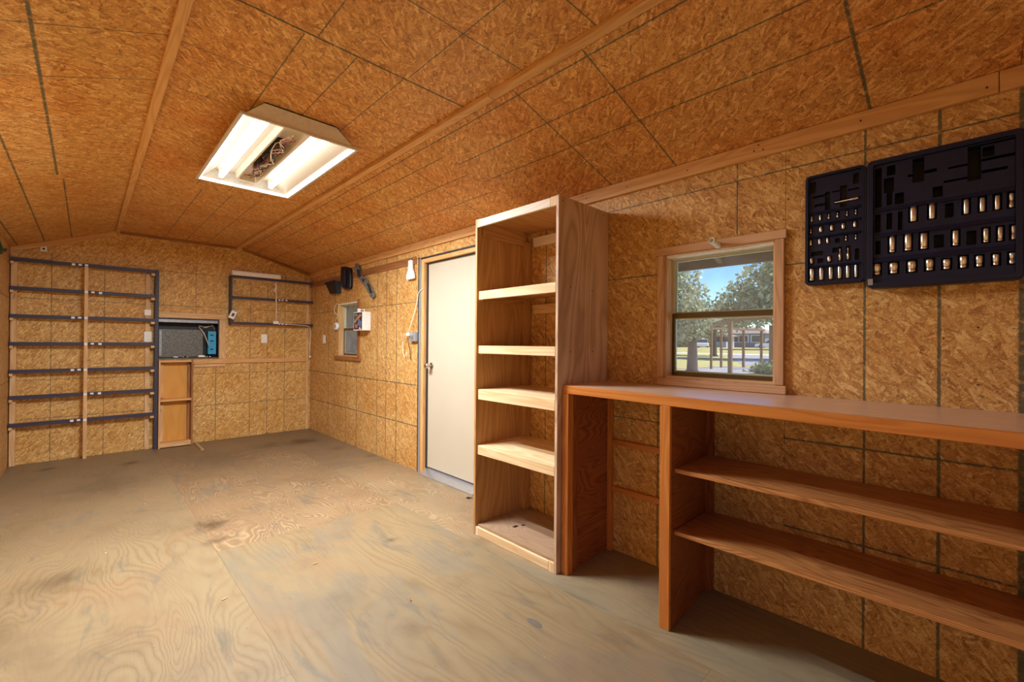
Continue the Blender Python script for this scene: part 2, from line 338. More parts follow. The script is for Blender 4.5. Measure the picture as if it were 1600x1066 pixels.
# ---------------------------------------------------------------- mesh builder
class MB:
    def __init__(s): s.v = []; s.f = []; s.uv = []; s.mi = []; s.smooth = []
    def face(s, pts, uvs=None, mi=0, smooth=False):
        i = len(s.v); s.v += [tuple(p) for p in pts]; s.f.append(tuple(range(i, i+len(pts))))
        if uvs is None: uvs = [(p[0]+p[2], p[1]) for p in pts]
        s.uv.append(uvs); s.mi.append(mi); s.smooth.append(smooth)
    def hexa(s, p, g=None, mi=0):
        """p: 8 corners, index = ix + 2*iy + 4*iz; g: grain axis 0/1/2"""
        p = [Vector(q) for q in p]
        L = [(p[1]-p[0]).length, (p[2]-p[0]).length, (p[4]-p[0]).length]
        if g is None: g = L.index(max(L))
        ou, ov = random.uniform(0, 9), random.uniform(0, 9)
        def c(i):
            a = [(L[0] if i & 1 else 0), (L[1] if i & 2 else 0), (L[2] if i & 4 else 0)]
            return a
        for q in ((0, 4, 6, 2), (1, 3, 7, 5), (0, 1, 5, 4), (2, 6, 7, 3), (0, 2, 3, 1), (4, 5, 7, 6)):
            n = (0, 0, 1, 1, 2, 2)[((0, 4, 6, 2), (1, 3, 7, 5), (0, 1, 5, 4), (2, 6, 7, 3), (0, 2, 3, 1), (4, 5, 7, 6)).index(q)]
            ax = [a for a in (0, 1, 2) if a != n]
            if g in ax: ua = g; va = [a for a in ax if a != g][0]
            else: ua, va = ax
            s.face([p[i] for i in q], [(c(i)[ua]+ou+n*.37, c(i)[va]+ov+n*.21) for i in q], mi)
        return s
    def box(s, x0, x1, y0, y1, z0, z1, g=None, mi=0):
        x0, x1 = sorted((x0, x1)); y0, y1 = sorted((y0, y1)); z0, z1 = sorted((z0, z1))
        return s.hexa([(x1 if i & 1 else x0, y1 if i & 2 else y0, z1 if i & 4 else z0) for i in range(8)], g, mi)
    def beam(s, a, b, wv, hv, mi=0):
        """bar from a to b, centred, half vectors wv and hv"""
        a, b, wv, hv = Vector(a), Vector(b), Vector(wv), Vector(hv)
        P = []
        for i in range(8):
            P.append((b if i & 1 else a) + (wv if i & 2 else -wv) + (hv if i & 4 else -hv))
        # keep orientation positive
        if (P[1]-P[0]).cross(P[2]-P[0]).dot(P[4]-P[0]) < 0:
            P = [P[i ^ 2] for i in range(8)]
        return s.hexa(P, 0, mi)
    def lathe(s, a, b, prof, n=12, mi=0, cap=True):
        """prof: list of (t along a->b 0..1, radius)"""
        a, b = Vector(a), Vector(b); d = b-a; L = d.length; d.normalize()
        u = d.orthogonal().normalized(); v = d.cross(u)
        rings = []
        for t, r in prof:
            rings.append([a+d*(t*L)+(u*math.cos(2*math.pi*k/n)+v*math.sin(2*math.pi*k/n))*r for k in range(n)])
        for i in range(len(rings)-1):
            for k in range(n):
                q = (rings[i][k], rings[i][(k+1) % n], rings[i+1][(k+1) % n], rings[i+1][k])
                s.face(q, [(prof[i][0]*L, k/n*.1), (prof[i][0]*L, (k+1)/n*.1), (prof[i+1][0]*L, (k+1)/n*.1), (prof[i+1][0]*L, k/n*.1)], mi, True)
        if cap:
            s.face(rings[0][::-1], None, mi); s.face(rings[-1], None, mi)
        return s
    def cyl(s, a, b, r, n=12, mi=0, r2=None): return s.lathe(a, b, [(0, r), (1, r if r2 is None else r2)], n, mi)
    def tube(s, pts, r, n=6, mi=0):
        pts = [Vector(p) for p in pts]
        prev = None; rings = []
        for i, p in enumerate(pts):
            d = (pts[min(i+1, len(pts)-1)]-pts[max(i-1, 0)]).normalized()
            u = d.orthogonal().normalized() if prev is None else (prev-d*prev.dot(d)).normalized()
            prev = u; v = d.cross(u)
            rings.append([p+(u*math.cos(2*math.pi*k/n)+v*math.sin(2*math.pi*k/n))*r for k in range(n)])
        for i in range(len(rings)-1):
            for k in range(n):
                s.face((rings[i][k], rings[i][(k+1) % n], rings[i+1][(k+1) % n], rings[i+1][k]), None, mi, True)
        s.face(rings[0][::-1], None, mi); s.face(rings[-1], None, mi)
        return s
    def prism(s, poly, off, mi=0):
        """poly: list of 3D points (planar), extruded by vector off"""
        poly = [Vector(p) for p in poly]; off = Vector(off)
        nrm = (poly[1]-poly[0]).cross(poly[2]-poly[1])
        if nrm.dot(off) > 0: poly = poly[::-1]
        top = [p+off for p in poly]
        s.face(poly, None, mi); s.face(top[::-1], None, mi)
        k = len(poly)
        for i in range(k):
            j = (i+1) % k
            s.face((poly[j], poly[i], top[i], top[j]), None, mi)
        return s
    def build(s, name, mat, parent=None, label=None, kind=None, bevel=0.0, loc=None):
        org = Vector((0, 0, 0))
        q = parent
        while q is not None: org += q.location; q = q.parent
        if parent is None and loc is not None: org = Vector(loc)
        me = bpy.data.meshes.new(name)
        # merge identical vertices
        idx = {}; vv = []; ff = []
        for f in s.f:
            t = []
            for i in f:
                key = tuple(round(c, 5) for c in s.v[i])
                if key not in idx: idx[key] = len(vv); vv.append(Vector(s.v[i])-org)
                t.append(idx[key])
            ff.append(t)
        me.from_pydata([tuple(p) for p in vv], [], ff)
        ul = me.uv_layers.new(name='UVMap')
        if len(ul.data) == sum(len(u) for u in s.uv):
            k = 0
            for u in s.uv:
                for c in u: ul.data[k].uv = c; k += 1
        for m in (mat if isinstance(mat, (list, tuple)) else [mat]): me.materials.append(m)
        for p, mi, sm in zip(me.polygons, s.mi, s.smooth): p.material_index = mi; p.use_smooth = sm
        o = bpy.data.objects.new(name, me); COL.objects.link(o)
        if parent is not None: o.parent = parent
        elif loc is not None: o.location = loc
        if label: o['label'] = label
        if kind: o['kind'] = kind
        if bevel:
            b = o.modifiers.new('edge', 'BEVEL'); b.width = bevel; b.segments = 1; b.limit_method = 'ANGLE'
        return o
def tag(o, label, cat, group=None):
    o['label'] = label; o['category'] = cat
    if group: o['group'] = group
    return o
def root(name, loc, label=None, cat=None, group=None, kind=None):
    o = bpy.data.objects.new(name, None); o.empty_display_size = 0.1; COL.objects.link(o); o.location = loc
    if label: o['label'] = label
    if cat: o['category'] = cat
    if group: o['group'] = group
    if kind: o['kind'] = kind
    return o
def grid_holes(mb, plane, at0, at1, u0, u1, v0, v1, holes, mi=0):
    """slab in plane 'x' (u=Y v=Z), 'y' (u=X v=Z), 'z' (u=X v=Y) from at0..at1 with rectangular holes"""
    us = sorted({u0, u1} | {min(max(h[0], u0), u1) for h in holes} | {min(max(h[1], u0), u1) for h in holes})
    vs = sorted({v0, v1} | {min(max(h[2], v0), v1) for h in holes} | {min(max(h[3], v0), v1) for h in holes})
    inside = lambda u, v: any(h[0] < u < h[1] and h[2] < v < h[3] for h in holes)
    P = {'x': lambda a, u, v: (a, u, v), 'y': lambda a, u, v: (u, a, v), 'z': lambda a, u, v: (u, v, a)}[plane]
    nu, nv = len(us)-1, len(vs)-1
    cell = [[not inside((us[i]+us[i+1])/2, (vs[j]+vs[j+1])/2) for j in range(nv)] for i in range(nu)]
    def q(pts): mb.face(pts, [(p[0]+p[1], p[2]+p[1]*.0) for p in pts], mi)
    for i in range(nu):
        for j in range(nv):
            if not cell[i][j]: continue
            a, b, c, d = us[i], us[i+1], vs[j], vs[j+1]
            for at, fl in ((at0, 0), (at1, 1)):
                r = [P(at, a, c), P(at, b, c), P(at, b, d), P(at, a, d)]
                flip = (fl == 0) ^ (plane == 'y') ^ (at1 < at0)
                q(r[::-1] if flip else r)
            for di, dj, e in ((-1, 0, ((a, c), (a, d))), (1, 0, ((b, d), (b, c))), (0, -1, ((b, c), (a, c))), (0, 1, ((a, d), (b, d)))):
                ni, nj = i+di, j+dj
                if 0 <= ni < nu and 0 <= nj < nv and cell[ni][nj]: continue
                (ua, va), (ub, vb) = e
                q([P(at0, ua, va), P(at0, ub, vb), P(at1, ub, vb), P(at1, ua, va)])
    return mb
def fixn(o):
    bm = bmesh.new(); bm.from_mesh(o.data); bmesh.ops.recalc_face_normals(bm, faces=bm.faces); bm.to_mesh(o.data); bm.free()

# ---------------------------------------------------------------- room shell
XL, YE, YB = -2.9, 6.65, -0.65
EAVE_R, EAVE_L, HC, KR, KL = 2.25, 2.19, 2.4945, -0.875, -2.097
WIN = [(5.095, 5.66, 1.085, 1.755), (0.628, 1.185, 1.082, 1.766)]
DOOR = (2.80, 3.70, -.2, 2.076)
ACH = (-1.75, -1.13, 1.045, 1.535)
TH = 0.012; GAP = 0.0008
# floor
fl = MB().box(XL-.1, .1, YB-.1, YE+.1, -.05, -.020).build('floor', M['shell'], kind='structure')
F = [('near left', (XL, -1.775), (YB, 1.79), ((157, 143, 108), (131, 112, 78), (144, 123, 93), .3, (.9, 3.0), 30, 3.1)),
     ('middle left', (XL, -1.775), (1.79, 4.23), ((155, 139, 106), (129, 109, 76), (135, 116, 89), .4, (.9, 3.0), 30, 5.9)),
     ('far left', (XL, -1.775), (4.23, YE), ((158, 140, 106), (131, 111, 78), (135, 118, 93), .4, (1.1, 3.6), 28, 8.2)),
     ('near centre', (-1.775, -.58), (YB, .69), ((151, 134, 102), (131, 110, 78), (125, 121, 106), .5, (.45, 4.0), 20, 1.3)),
     ('centre', (-1.775, -.58), (.69, 3.13), ((151, 134, 101), (131, 110, 77), (124, 119, 104), .55, (.42, 3.6), 20, 6.1)),
     ('far centre', (-1.775, -.58), (3.13, 5.57), ((126, 102, 74), (196, 172, 132), (134, 112, 82), .25, (1.5, 4.2), 30, 9.4)),
     ('end centre', (-1.775, -.58), (5.57, YE), ((135, 115, 86), (162, 142, 110), (126, 109, 86), .4, (1.5, 4.0), 28, 4.4)),
     ('near right', (-.58, 0), (YB, 1.9), ((151, 138, 108), (132, 116, 86), (132, 127, 108), .5, (.45, 4.5), 18, 7.7)),
     ('door side', (-.58, 0), (1.9, 4.34), ((136, 116, 86), (188, 168, 132), (136, 121, 97), .35, (1.4, 4.0), 28, 3.9)),
     ('far right', (-.58, 0), (4.34, YE), ((144, 126, 97), (124, 106, 78), (126, 111, 89), .4, (1.2, 4.0), 24, 5.2))]
for nm, (x0, x1), (y0, y1), a in F:
    MB().box(x0+.0003, x1-.0003, y0+.0003, y1-.0003, -.0195, 0, g=1).build('plywood_sheet', floor_mat('floor plywood '+nm, *a), fl)
MB().prism([(-.876+.018*math.sin(a), 1.359+.044*math.cos(a), .0004) for a in [i*math.pi/10 for i in range(20)]], (0, 0, .0006)).build('football_patch', plain('grey plywood patch', (112, 106, 94), .6), fl, label='grey oval patch in the plywood')
# walls: backing + sheets
def wall(name, plane, a0, a1, u0, u1, v0, v1, holes):
    mb = MB(); grid_holes(mb, plane, a0, a1, u0, u1, v0, v1, holes); o = mb.build(name, M['shell'], kind='structure'); fixn(o); return o
wr = wall('wall_right', 'x', .0125, .10, YB-.1, YE+.1, -.02, 2.25, WIN+[DOOR])
wf = wall('wall_far', 'y', YE+.0125, YE+.10, XL-.1, .1, -.02, 2.55, [ACH])
wl = wall('wall_left', 'x', XL-.10, XL-.0125, YB-.1, YE+.1, -.02, 2.20, [])
nd = (-2.80, -2.80+FILL_DOOR_W, -.1, 2.03)
wn = wall('wall_near', 'y', YB-.10, YB-.0125, XL-.1, .1, -.02, 2.55, [nd] if FILL_DOOR_W > 0 else [])
def sheet(par, plane, a0, a1, u0, u1, v0, v1, holes, mat, name='panel'):
    mb = MB(); grid_holes(mb, plane, a0, a1, u0+GAP, u1-GAP, v0+GAP, v1-GAP, holes); o = mb.build(name, mat, par); fixn(o); return o
for u0, u1, v0, v1 in [(YB, -.63, 0, 2.25), (-.63, .59, 0, 2.25), (.59, 1.229, 0, 2.25), (1.229, 2.45, 0, 2.25), (2.45, 3.74, 0, 2.25), (3.74, 4.96, 0, 2.25), (4.96, 6.18, 0, 2.25), (6.18, YE, 0, 2.25)]:
    sheet(wr, 'x', 0, TH, u0, u1, v0, v1, WIN+[DOOR], M['osb_right'])
for u0, u1, v0, v1 in [(XL, -1.69, 0, 2.17), (-1.69, -1.16, 0, 1.04), (-1.69, -1.16, 1.04, 2.17), (-1.16, 0, 0, 2.17), (XL, -1.475, 2.17, 2.52), (-1.475, 0, 2.17, 2.52)]:
    sheet(wf, 'y', YE, YE+TH, u0, u1, v0, v1, [ACH], M['osb_far'])
for u0, u1 in [(YB, .55), (.55, 1.77), (1.77, 2.99), (2.99, 4.21), (4.21, 5.43), (5.43, YE)]:
    sheet(wl, 'x', XL-TH, XL, u0, u1, 0, 2.19, [], M['osb_left'])
for u0, u1 in [(XL, -1.68), (-1.68, -.46), (-.46, 0)]:
    sheet(wn, 'y', YB-TH, YB, u0, u1, 0, 2.5, [nd] if FILL_DOOR_W > 0 else [], M['osb_near'])
# ceiling: roof shell above, sheets below
SLR = (HC-EAVE_R)/(-KR); SLL = (HC-EAVE_L)/(KL-XL)
zr = lambda x: EAVE_R - x*SLR
zl = lambda x: EAVE_L + (x-XL)*SLL
OV = 1.10
ce = MB()
for xa, za, xb, zb in [(XL-.5, zl(XL-.5), KL, HC), (KL, HC, KR, HC), (KR, HC, OV, zr(OV))]:
    ce.hexa([((xb if i & 1 else xa), (YE+.4 if i & 2 else YB-.4), (zb if i & 1 else za)+.016+(.09 if i & 4 else 0)) for i in range(8)], 1)
ce = ce.build('ceiling', M['roof'], kind='structure')
def csheet(xa, xb, za, zb, y0, y1, mat):
    MB().hexa([((xb-GAP if i & 1 else xa+GAP), (y1-GAP if i & 2 else y0+GAP), (zb if i & 1 else za)+(.012 if i & 4 else 0)) for i in range(8)], 1).build('panel', mat, ce)
for y0, y1 in [(YB, 1.82), (1.82, 4.26), (4.26, YE)]: csheet(KL, KR, HC, HC, y0, y1, M['osb_flat'])
for y0, y1 in [(YB, -.13), (-.13, 2.31), (2.31, 4.75), (4.75, YE)]: csheet(KR, 0, HC, EAVE_R, y0, y1, M['osb_slope_r'])
for y0, y1 in [(YB, 1.76), (1.76, 4.20), (4.20, YE)]: csheet(XL, KL, EAVE_L, HC, y0, y1, M['osb_slope_l'])
# roof overhang outside the right wall: fascia and rafter tails
fa = MB().box(OV-.03, OV, YB-.4, YE+.4, 1.855, zr(OV)+.06).build('trim_1', M['roof'], kind='structure')
for k in range(12):
    y = YB+.1+k*.61
    MB().beam((.10, y, zr(.1)-.03), (OV-.03, y, zr(OV)-.03), (0, .019, 0), (0, 0, .035)).build('rafter_tail', M['roof'], fa)

# ---------------------------------------------------------------- battens and trim boards
def nails(mb, pts, r=.004, axis=0):
    for p in pts:
        a = Vector(p); b = Vector(p); b[axis] -= .0015
        mb.cyl(a, b, r, 6)
t2 = root('trim_2', (0, 2, 2.2), kind='structure')      # eave trim right wall
mbn = MB()
for y0, y1 in [(YB, -.08), (-.08, 2.40), (2.40, 3.62), (3.62, YE)]:
    MB().box(-.022, 0, y0+.001, y1-.001, 2.178, 2.252, g=1).build('board', M['trim'], t2, bevel=.002)
nails(mbn, [(-.022, y, 2.21+.012*math.sin(y*9)) for y in (-.05, .31, .68, .72, 1.05, 1.42, 1.72, 2.6, 3.2, 3.9, 4.6, 5.0, 5.9)])
nails(mbn, [(-.022, y, 2.235) for y in (.7, 1.75, 2.9)])
nw = MB(); nails(nw, [(0, .578+.02*(k % 2), z) for k, z in enumerate((.25, .47, .60, .80, .93, 1.86, 1.95, 2.03, 2.13))] + [(0, 1.216+.022*(k % 2), z) for k, z in enumerate((1.86, 1.92, 2.0, 2.07, 2.14))] + [(0, .06, 1.30), (0, -.03, 1.13), (0, -.03, 1.34)], .0032)
nw.build('nail_heads', M['darkmetal'], wr, kind='stuff')
mbn.build('nail_heads', M['darkmetal'], t2, kind='stuff')
t3 = root('trim_3', (-.93, 2, 2.45), kind='structure')  # right knee batten
for y0, y1 in [(YB, 1.62), (1.62, 4.3), (4.3, YE)]:
    MB().box(-.952, -.908, y0+.001, y1-.001, 2.470, HC, g=1).build('board', M['trim'], t3, bevel=.002)
t4 = root('trim_4', (-2.1, 2, 2.45), kind='structure')  # left knee batten
for y0, y1 in [(YB, 1.75), (1.75, 4.06), (4.06, YE)]:
    MB().box(-2.122, -2.084, y0+.001, y1-.001, 2.470, HC, g=1).build('board', M['trim'], t4, bevel=.002)
t5 = root('trim_5', (-1.5, YE, 2.4), kind='structure')  # boards along the slopes of the far wall
def slope_board(xa, za, xb, zb, h=.05):
    return MB().hexa([((xb if i & 1 else xa), (YE if i & 2 else YE-.02), (zb if i & 1 else za)-(0 if i & 4 else h)) for i in range(8)], 0)
slope_board(XL, EAVE_L, KL-.02, HC-.008).build('board', M['trim'], t5, bevel=.002)
slope_board(KL+.02, HC, KR-.06, HC, .03).build('board', M['trim_dk'], t5, bevel=.002)
slope_board(KR-.0, HC, -.03, EAVE_R, .035).build('board', M['trim_dk'], t5, bevel=.002)
t6 = root('trim_6', (0, 5, 2.08), kind='structure')     # brown filler strip under the eave trim
for y0, y1 in [(3.79, 4.98), (5.0, YE)]:
    MB().box(-.010, 0, y0, y1, 2.045, 2.118, g=1).build('board', M['trim_dk'], t6)
t7 = root('trim_7', (-.05, YE, 0), kind='structure')    # pale strip in the far right corner
MB().box(-.066, -.030, YE-.02, YE, 0, 2.15, g=2).build('board', M['pine'], t7, bevel=.002)
t8 = root('trim_8', (-1, YE, 1), kind='structure')      # rail on the far wall with the frame round the opening
MB().box(-1.40, -.068, YE-.022, YE, .977, 1.034, g=0).build('board', M['trim'], t8, bevel=.002)
MB().box(-1.39, -1.055, YE-.02, YE, .938, .972, g=0).build('board', M['pine'], t8, bevel=.002)
MB().box(-1.738, -1.05, YE-.018, YE, 1.537, 1.602, g=0).build('board', M['pine'], t8, bevel=.002)
MB().box(-1.128, -1.055, YE-.016, YE, 1.036, 1.535, g=2).build('board', M['pine'], t8, bevel=.002)

# ---------------------------------------------------------------- windows
def window(name, w, far):
    y0, y1, z0, z1 = w
    r = root(name, (0, (y0+y1)/2, z0), kind='structure')
    # jamb lining
    for a in ((.0, .098, y0, y0+.012, z0, z1), (.0, .098, y1-.012, y1, z0, z1)):
        MB().box(*a, g=2).build('jamb', M['pine'], r)
    MB().box(0, .098, y0+.012, y1-.012, z1-.012, z1, g=1).build('jamb', M['white'], r, label='head jamb with bounced light coloured white')  # wood jamb; bright bounced light is put into its white colour
    MB().box(0, .098, y0+.012, y1-.012, z0, z0+.010, g=1).build('sill', M['pine'], r)
    a0, a1, b0, b1 = y0+.012, y1-.012, z0+.010, z1-.012
    zm = z0 + .5*(z1-z0)+.005
    fr = MB()
    fr.box(.066, .097, a0, a0+.012, b0, zm+.016); fr.box(.066, .097, a1-.012, a1, b0, zm+.016)
    fr.box(.060, .097, a0+.012, a1-.012, b0, b0+.022)
    fu = MB().box(.070, .097, a0, a0+.012, zm+.0162, b1).box(.070, .097, a1-.012, a1, zm+.0162, b1).box(.070, .097, a0+.012, a1-.012, b1-.008, b1)
    fu.build('window_frame', M['lightframe'], r)
    fr = fr.build('window_frame', M['bronze'], r)
    rail = MB().box(.066, .090, a0+.012, a1-.012, zm-.012, zm+.016).build('meeting_rail', M['bronze'], r)
    for nm, x, c0, c1 in (('upper_sash', .084, zm+.016, b1-.008), ('lower_sash', .074, b0+.022, zm-.012)):
        s = MB(); t = .007
        s.box(x, x+.012, a0+.012, a0+.012+t, c0, c1); s.box(x, x+.012, a1-.012-t, a1-.012, c0, c1)
        s.box(x, x+.012, a0+.012+t, a1-.012-t, c0, c0+t); s.box(x, x+.012, a0+.012+t, a1-.012-t, c1-t, c1)
        s = s.build(nm, M['lightframe'], r)
        MB().box(x+.004, x+.007, a0+.012+t, a1-.012-t, c0+t, c1-t).build('pane', M['glass'], s)
    return r
w1 = window('window_1', WIN[0], True)
w2 = window('window_2', WIN[1], False)
def casing(r, parts, mat):
    for a, g in parts: MB().box(*a, g=g).build('casing', mat, r, bevel=.002)
M['casing'] = lumber('reddish pine casing', (212, 174, 136), (182, 138, 102), 0.4)
casing(w2, [((-.022, 0, .590, .628, 1.082, 1.768), 2), ((-.022, 0, 1.185, 1.222, 1.082, 1.768), 2),
            ((-.026, 0, .580, 1.236, 1.768, 1.810), 1), ((-.030, 0, .578, 1.216, 1.0405, 1.080), 1)], M['casing'])
casing(w1, [((-.012, 0, 5.035, 5.095, 1.085, 1.78), 2), ((-.030, 0, 4.995, 5.72, 1.040, 1.083), 1)], M['trim_dk'])
tag(MB().lathe((-.115, .885, 1.790), (-.027, .885, 1.776), [(0, .015), (1, .015)], 14, cap=False).lathe((-.115, .885, 1.790), (-.05, .885, 1.780), [(0, .0151), (0, .0115), (1, .0115)], 14, cap=False).build('pipe_stub', M['pvc'], loc=(-.028, .885, 1.776)),
    'short pale plastic pipe stub poking out of the header board above the larger window', 'pipe')

# ---------------------------------------------------------------- door
d = root('door_1', (0, 3.2, 0), kind='structure')
y0, y1 = 2.80, 3.70
jb = MB().box(-.004, .098, 3.655, y1-.001, .0, 2.075, g=2).build('door_frame', M['trim'], d, bevel=.002)
MB().box(-.004, .098, y0, 3.655, 2.038, 2.075, g=1).build('door_frame', M['trim'], d, bevel=.002)
MB().box(-.004, .098, y0+.001, y0+.035, 0, 2.038, g=2).build('door_frame', M['trim'], d, bevel=.002)
MB().box(.028, .040, 3.640, 3.655, .05, 2.038).build('stop_strip', M['darkmetal'], d)
MB().box(.028, .040, y0+.036, 3.64, 2.026, 2.038).build('stop_strip', M['darkmetal'], d)
slab = MB().box(.042, .082, y0+.037, 3.639, .062, 2.026).build('door_slab', M['door'], d, bevel=.002)
MB().hexa([((.098 if i & 1 else -.045), (3.654 if i & 2 else y0+.036), ((.058 if i & 1 else .012) if i & 4 else .0005)) for i in range(8)], 1).build('threshold', M['alu'], d)
h = MB().lathe((.042, 3.575, 1.043), (.034, 3.575, 1.043), [(0, .032), (1, .030)], 16).lathe((.034, 3.575, 1.043), (-.005, 3.575, 1.043), [(0, .011), (1, .011)], 12)
h.lathe((-.005, 3.575, 1.043), (-.034, 3.575, 1.043), [(0, .014), (.25, .026), (.75, .027), (1, .016)], 16)
h.build('door_knob', M['chrome'], slab, label='round chrome door knob')
MB().box(-.006, -.0005, 3.738, 3.752, .0, 2.10, g=2).build('edge_strip', M['darkmetal'], d, label='dark metal strip beside the frame')
MB().box(-.004, -.0005, 3.706, 3.738, .0, 2.085, g=2).build('edge_strip', M['grey_steel'], d)
MB().box(-.006, -.0005, 2.79, 3.706, 2.078, 2.090, g=1).build('edge_strip', M['darkmetal'], d)

# ---------------------------------------------------------------- ceiling light
L = root('ceiling_light', (-1.51, 3.11, 2.40), 'large white open fluorescent ceiling light with two lit tubes and its cover missing', 'ceiling light')
ya, yb = 2.50, 3.72; zb, zt = 2.400, HC
xa0, xa1, xb0, xb1 = -1.80, -1.70, -1.215, -1.335
t = .004
hs_ = MB()
hs_.hexa([(((-1.70 if i & 4 else -1.80)+(t if i & 1 else 0)), (yb if i & 2 else ya), (zt if i & 4 else zb)) for i in range(8)])
hs_.hexa([(((-1.335 if i & 4 else -1.215)-(0 if i & 1 else t)), (yb if i & 2 else ya), (zt if i & 4 else zb)) for i in range(8)])
hs_.box(-1.70, -1.335, ya, yb, zt-.006, zt)
hs_.build('housing', M['enamel'], L)
for yy, s in ((ya, 1), (yb, -1)):
    MB().prism([(-1.80, yy, zb), (-1.215, yy, zb), (-1.335, yy, zt), (-1.70, yy, zt)], (0, s*.005, 0)).build('end_plate', M['white'], L)
rim = MB().box(-1.812, -1.796, ya-.01, yb+.01, zb-.004, zb+.006).box(-1.219, -1.203, ya-.01, yb+.01, zb-.004, zb+.006)
rim.box(-1.796, -1.219, ya-.01, ya+.006, zb-.004, zb+.006).box(-1.796, -1.219, yb-.006, yb+.01, zb-.004, zb+.006)
rim.build('rim', M['enamel_out'], L)
for xt in (-1.672, -1.357):
    tb = MB().cyl((xt, ya+.045, 2.437), (xt, yb-.065, 2.437), .0165, 14).build('tube', M['tube'], L, label='lit fluorescent tube')
    ld = bpy.data.lights.new('tube_light', 'AREA'); ld.shape = 'RECTANGLE'; ld.size = .03; ld.size_y = yb-ya-.13; ld.energy = LAMP; ld.color = (.95, .97, 1.0)
    lo = bpy.data.objects.new('tube_light', ld); COL.objects.link(lo); lo.parent = tb; lo.location = Vector((xt, (ya+yb)/2, 2.4195))-L.location
    for yc, s in ((ya+.045, -1), (yb-.065, 1)):
        MB().cyl((xt, yc, 2.437), (xt, yc+s*.014, 2.437), .0172, 14).build('end_cap', M['alu'], tb)
        MB().box(xt-.014, xt+.014, yc+s*.014, yc+s*.028, 2.424, zt-.004).build('lamp_holder', M['white'], L)
for x in (-1.575, -1.445):
    MB().prism([(x-.012, ya+.012, zt-.006), (x+.012, ya+.012, zt-.006), (x+.005, ya+.012, 2.440), (x-.005, ya+.012, 2.440)], (0, yb-ya-.07, 0)).build('channel_lip', M['enamel'], L)
MB().box(-1.56, -1.46, yb-.055, yb-.012, 2.440, zt-.006).build('channel_end', M['enamel'], L)
MB().box(-1.545, -1.495, 2.86, 3.16, 2.452, zt-.006).build('ballast', M['black'], L, label='black ballast block')
MB().box(-1.535, -1.500, 3.22, 3.40, 2.456, zt-.006).build('ballast', M['black'], L)
wi = MB()
for k in range(9):
    p = []; xx = -1.50+random.uniform(-.03, .03); yy = 2.70+random.uniform(0, .2)
    while yy < 3.6:
        p.append((max(-1.56, min(-1.46, xx)), yy, 2.446+random.uniform(-.006, .012))); yy += random.uniform(.05, .1); xx = -1.505+random.uniform(-.045, .045)
    if len(p) > 2: wi.tube(p, .0028, 5, k % 3)
wi.build('wiring', [M['cordw'], plain('red wire', (176, 110, 110), .5), M['black']], L, kind='stuff')

# ---------------------------------------------------------------- bookcase
B = root('bookcase', (-.26, 1.92, 0), 'tall unpainted plywood bookcase with pale shelf edges beside the cream door', 'bookcase')
bx0, bx1, by0, by1 = -.487, -.004, 1.560, 2.280
MB().box(bx0, bx1, by0, by0+.019, 0, 2.090, g=2).build('side_panel', ply('bookcase plywood lit side', (228, 202, 172), (178, 146, 116), sc=(.7, 3.4), rings=12, warm=(228, 218, 214)), B, bevel=.0015)  # lighter copy of the plywood, fill light put into the colour
MB().box(bx0, bx1, by1-.019, by1, 0, 2.090, g=2).build('side_panel', M['bookply'], B, bevel=.0015)
for x, z in ((-.38, 1.586), (-.172, 1.586), (-.373, 1.222), (-.165, 1.222), (-.453, 2.064), (-.059, 2.06), (-.38, .95), (-.17, .95)):
    MB().cyl((x, by0-.0002, z), (x, by0-.0012, z), .0042, 8).build('screw', M['darkmetal'], B)
MB().box(bx0+.018, bx1, by0+.019, by1-.019, 2.071, 2.090, g=0).build('top_panel', M['bookply'], B)
MB().box(bx0, bx0+.018, by0+.062, by1-.052, 2.036, 2.086, g=1).build('front_rail', M['white_wood'], B, bevel=.002)
for ya_, yb_ in ((by0+.0192, by0+.0618), (by1-.0518, by1-.0192)):
    MB().box(bx0+.001, bx0+.018, ya_, yb_, 2.036, 2.088, g=2).build('corner_block', M['bookedge'], B)
for zt_, zb_, th in ((1.609, 1.553, .056), (1.250, 1.198, .05), (.961, .895, .05), (.590, .533, .05)):
    sh = MB().box(bx0+.018, bx1-.02, by0+.0195, by1-.0195, zt_-.019, zt_, g=1).build('shelf', M['bookedge'] if zt_ < 1.1 else M['bookply'], B)
    MB().box(bx0+.0005, bx0+.018, by0+.0195, by1-.0395, zb_, zt_-.0005, g=1).build('edge_strip', M['bookedge'], sh, bevel=.002)
    for yy in (by0+.0195, by1-.038):
        MB().box(bx0+.03, bx1-.04, yy, yy+.018, zt_-.062, zt_-.0192, g=0).build('cleat', M['bookply'], sh)
MB().box(bx0+.018, bx1-.02, by0+.0195, by1-.0195, .052, .066, g=1).build('base_shelf', M['base_shelf'], B, label='dusty grey brown bottom shelf with two small holes')
MB().box(bx0+.002, bx0+.018, by0+.06, by1-.045, 0, .0515, g=1).build('base_rail', M['bookedge'], B, bevel=.002)
MB().box(bx0+.003, bx0+.018, by0+.0195, by0+.0598, 0, .0515, g=2).build('base_rail', M['bookedge'], B)
MB().box(bx0+.003, bx0+.018, by1-.0448, by1-.0195, 0, .0515, g=2).build('base_rail', M['white_wood'], B)
MB().box(-.030, -.004, by0+.02, by1-.10, 1.965, 2.030, g=1).build('back_rail', M['white_wood'], B)
MB().box(-.030, -.004, by0+.02, by1-.10, 1.480, 1.545, g=1).build('back_rail', M['pine'], B)
MB().box(-.060, -.004, by1-.060, by1-.0195, .067, 2.0, g=2).build('back_stile', M['bookply'], B)
MB().box(-.44, -.064, by1-.0385, by1-.0195, 1.975, 2.070, g=0).build('top_cleat', M['bookply'], B)
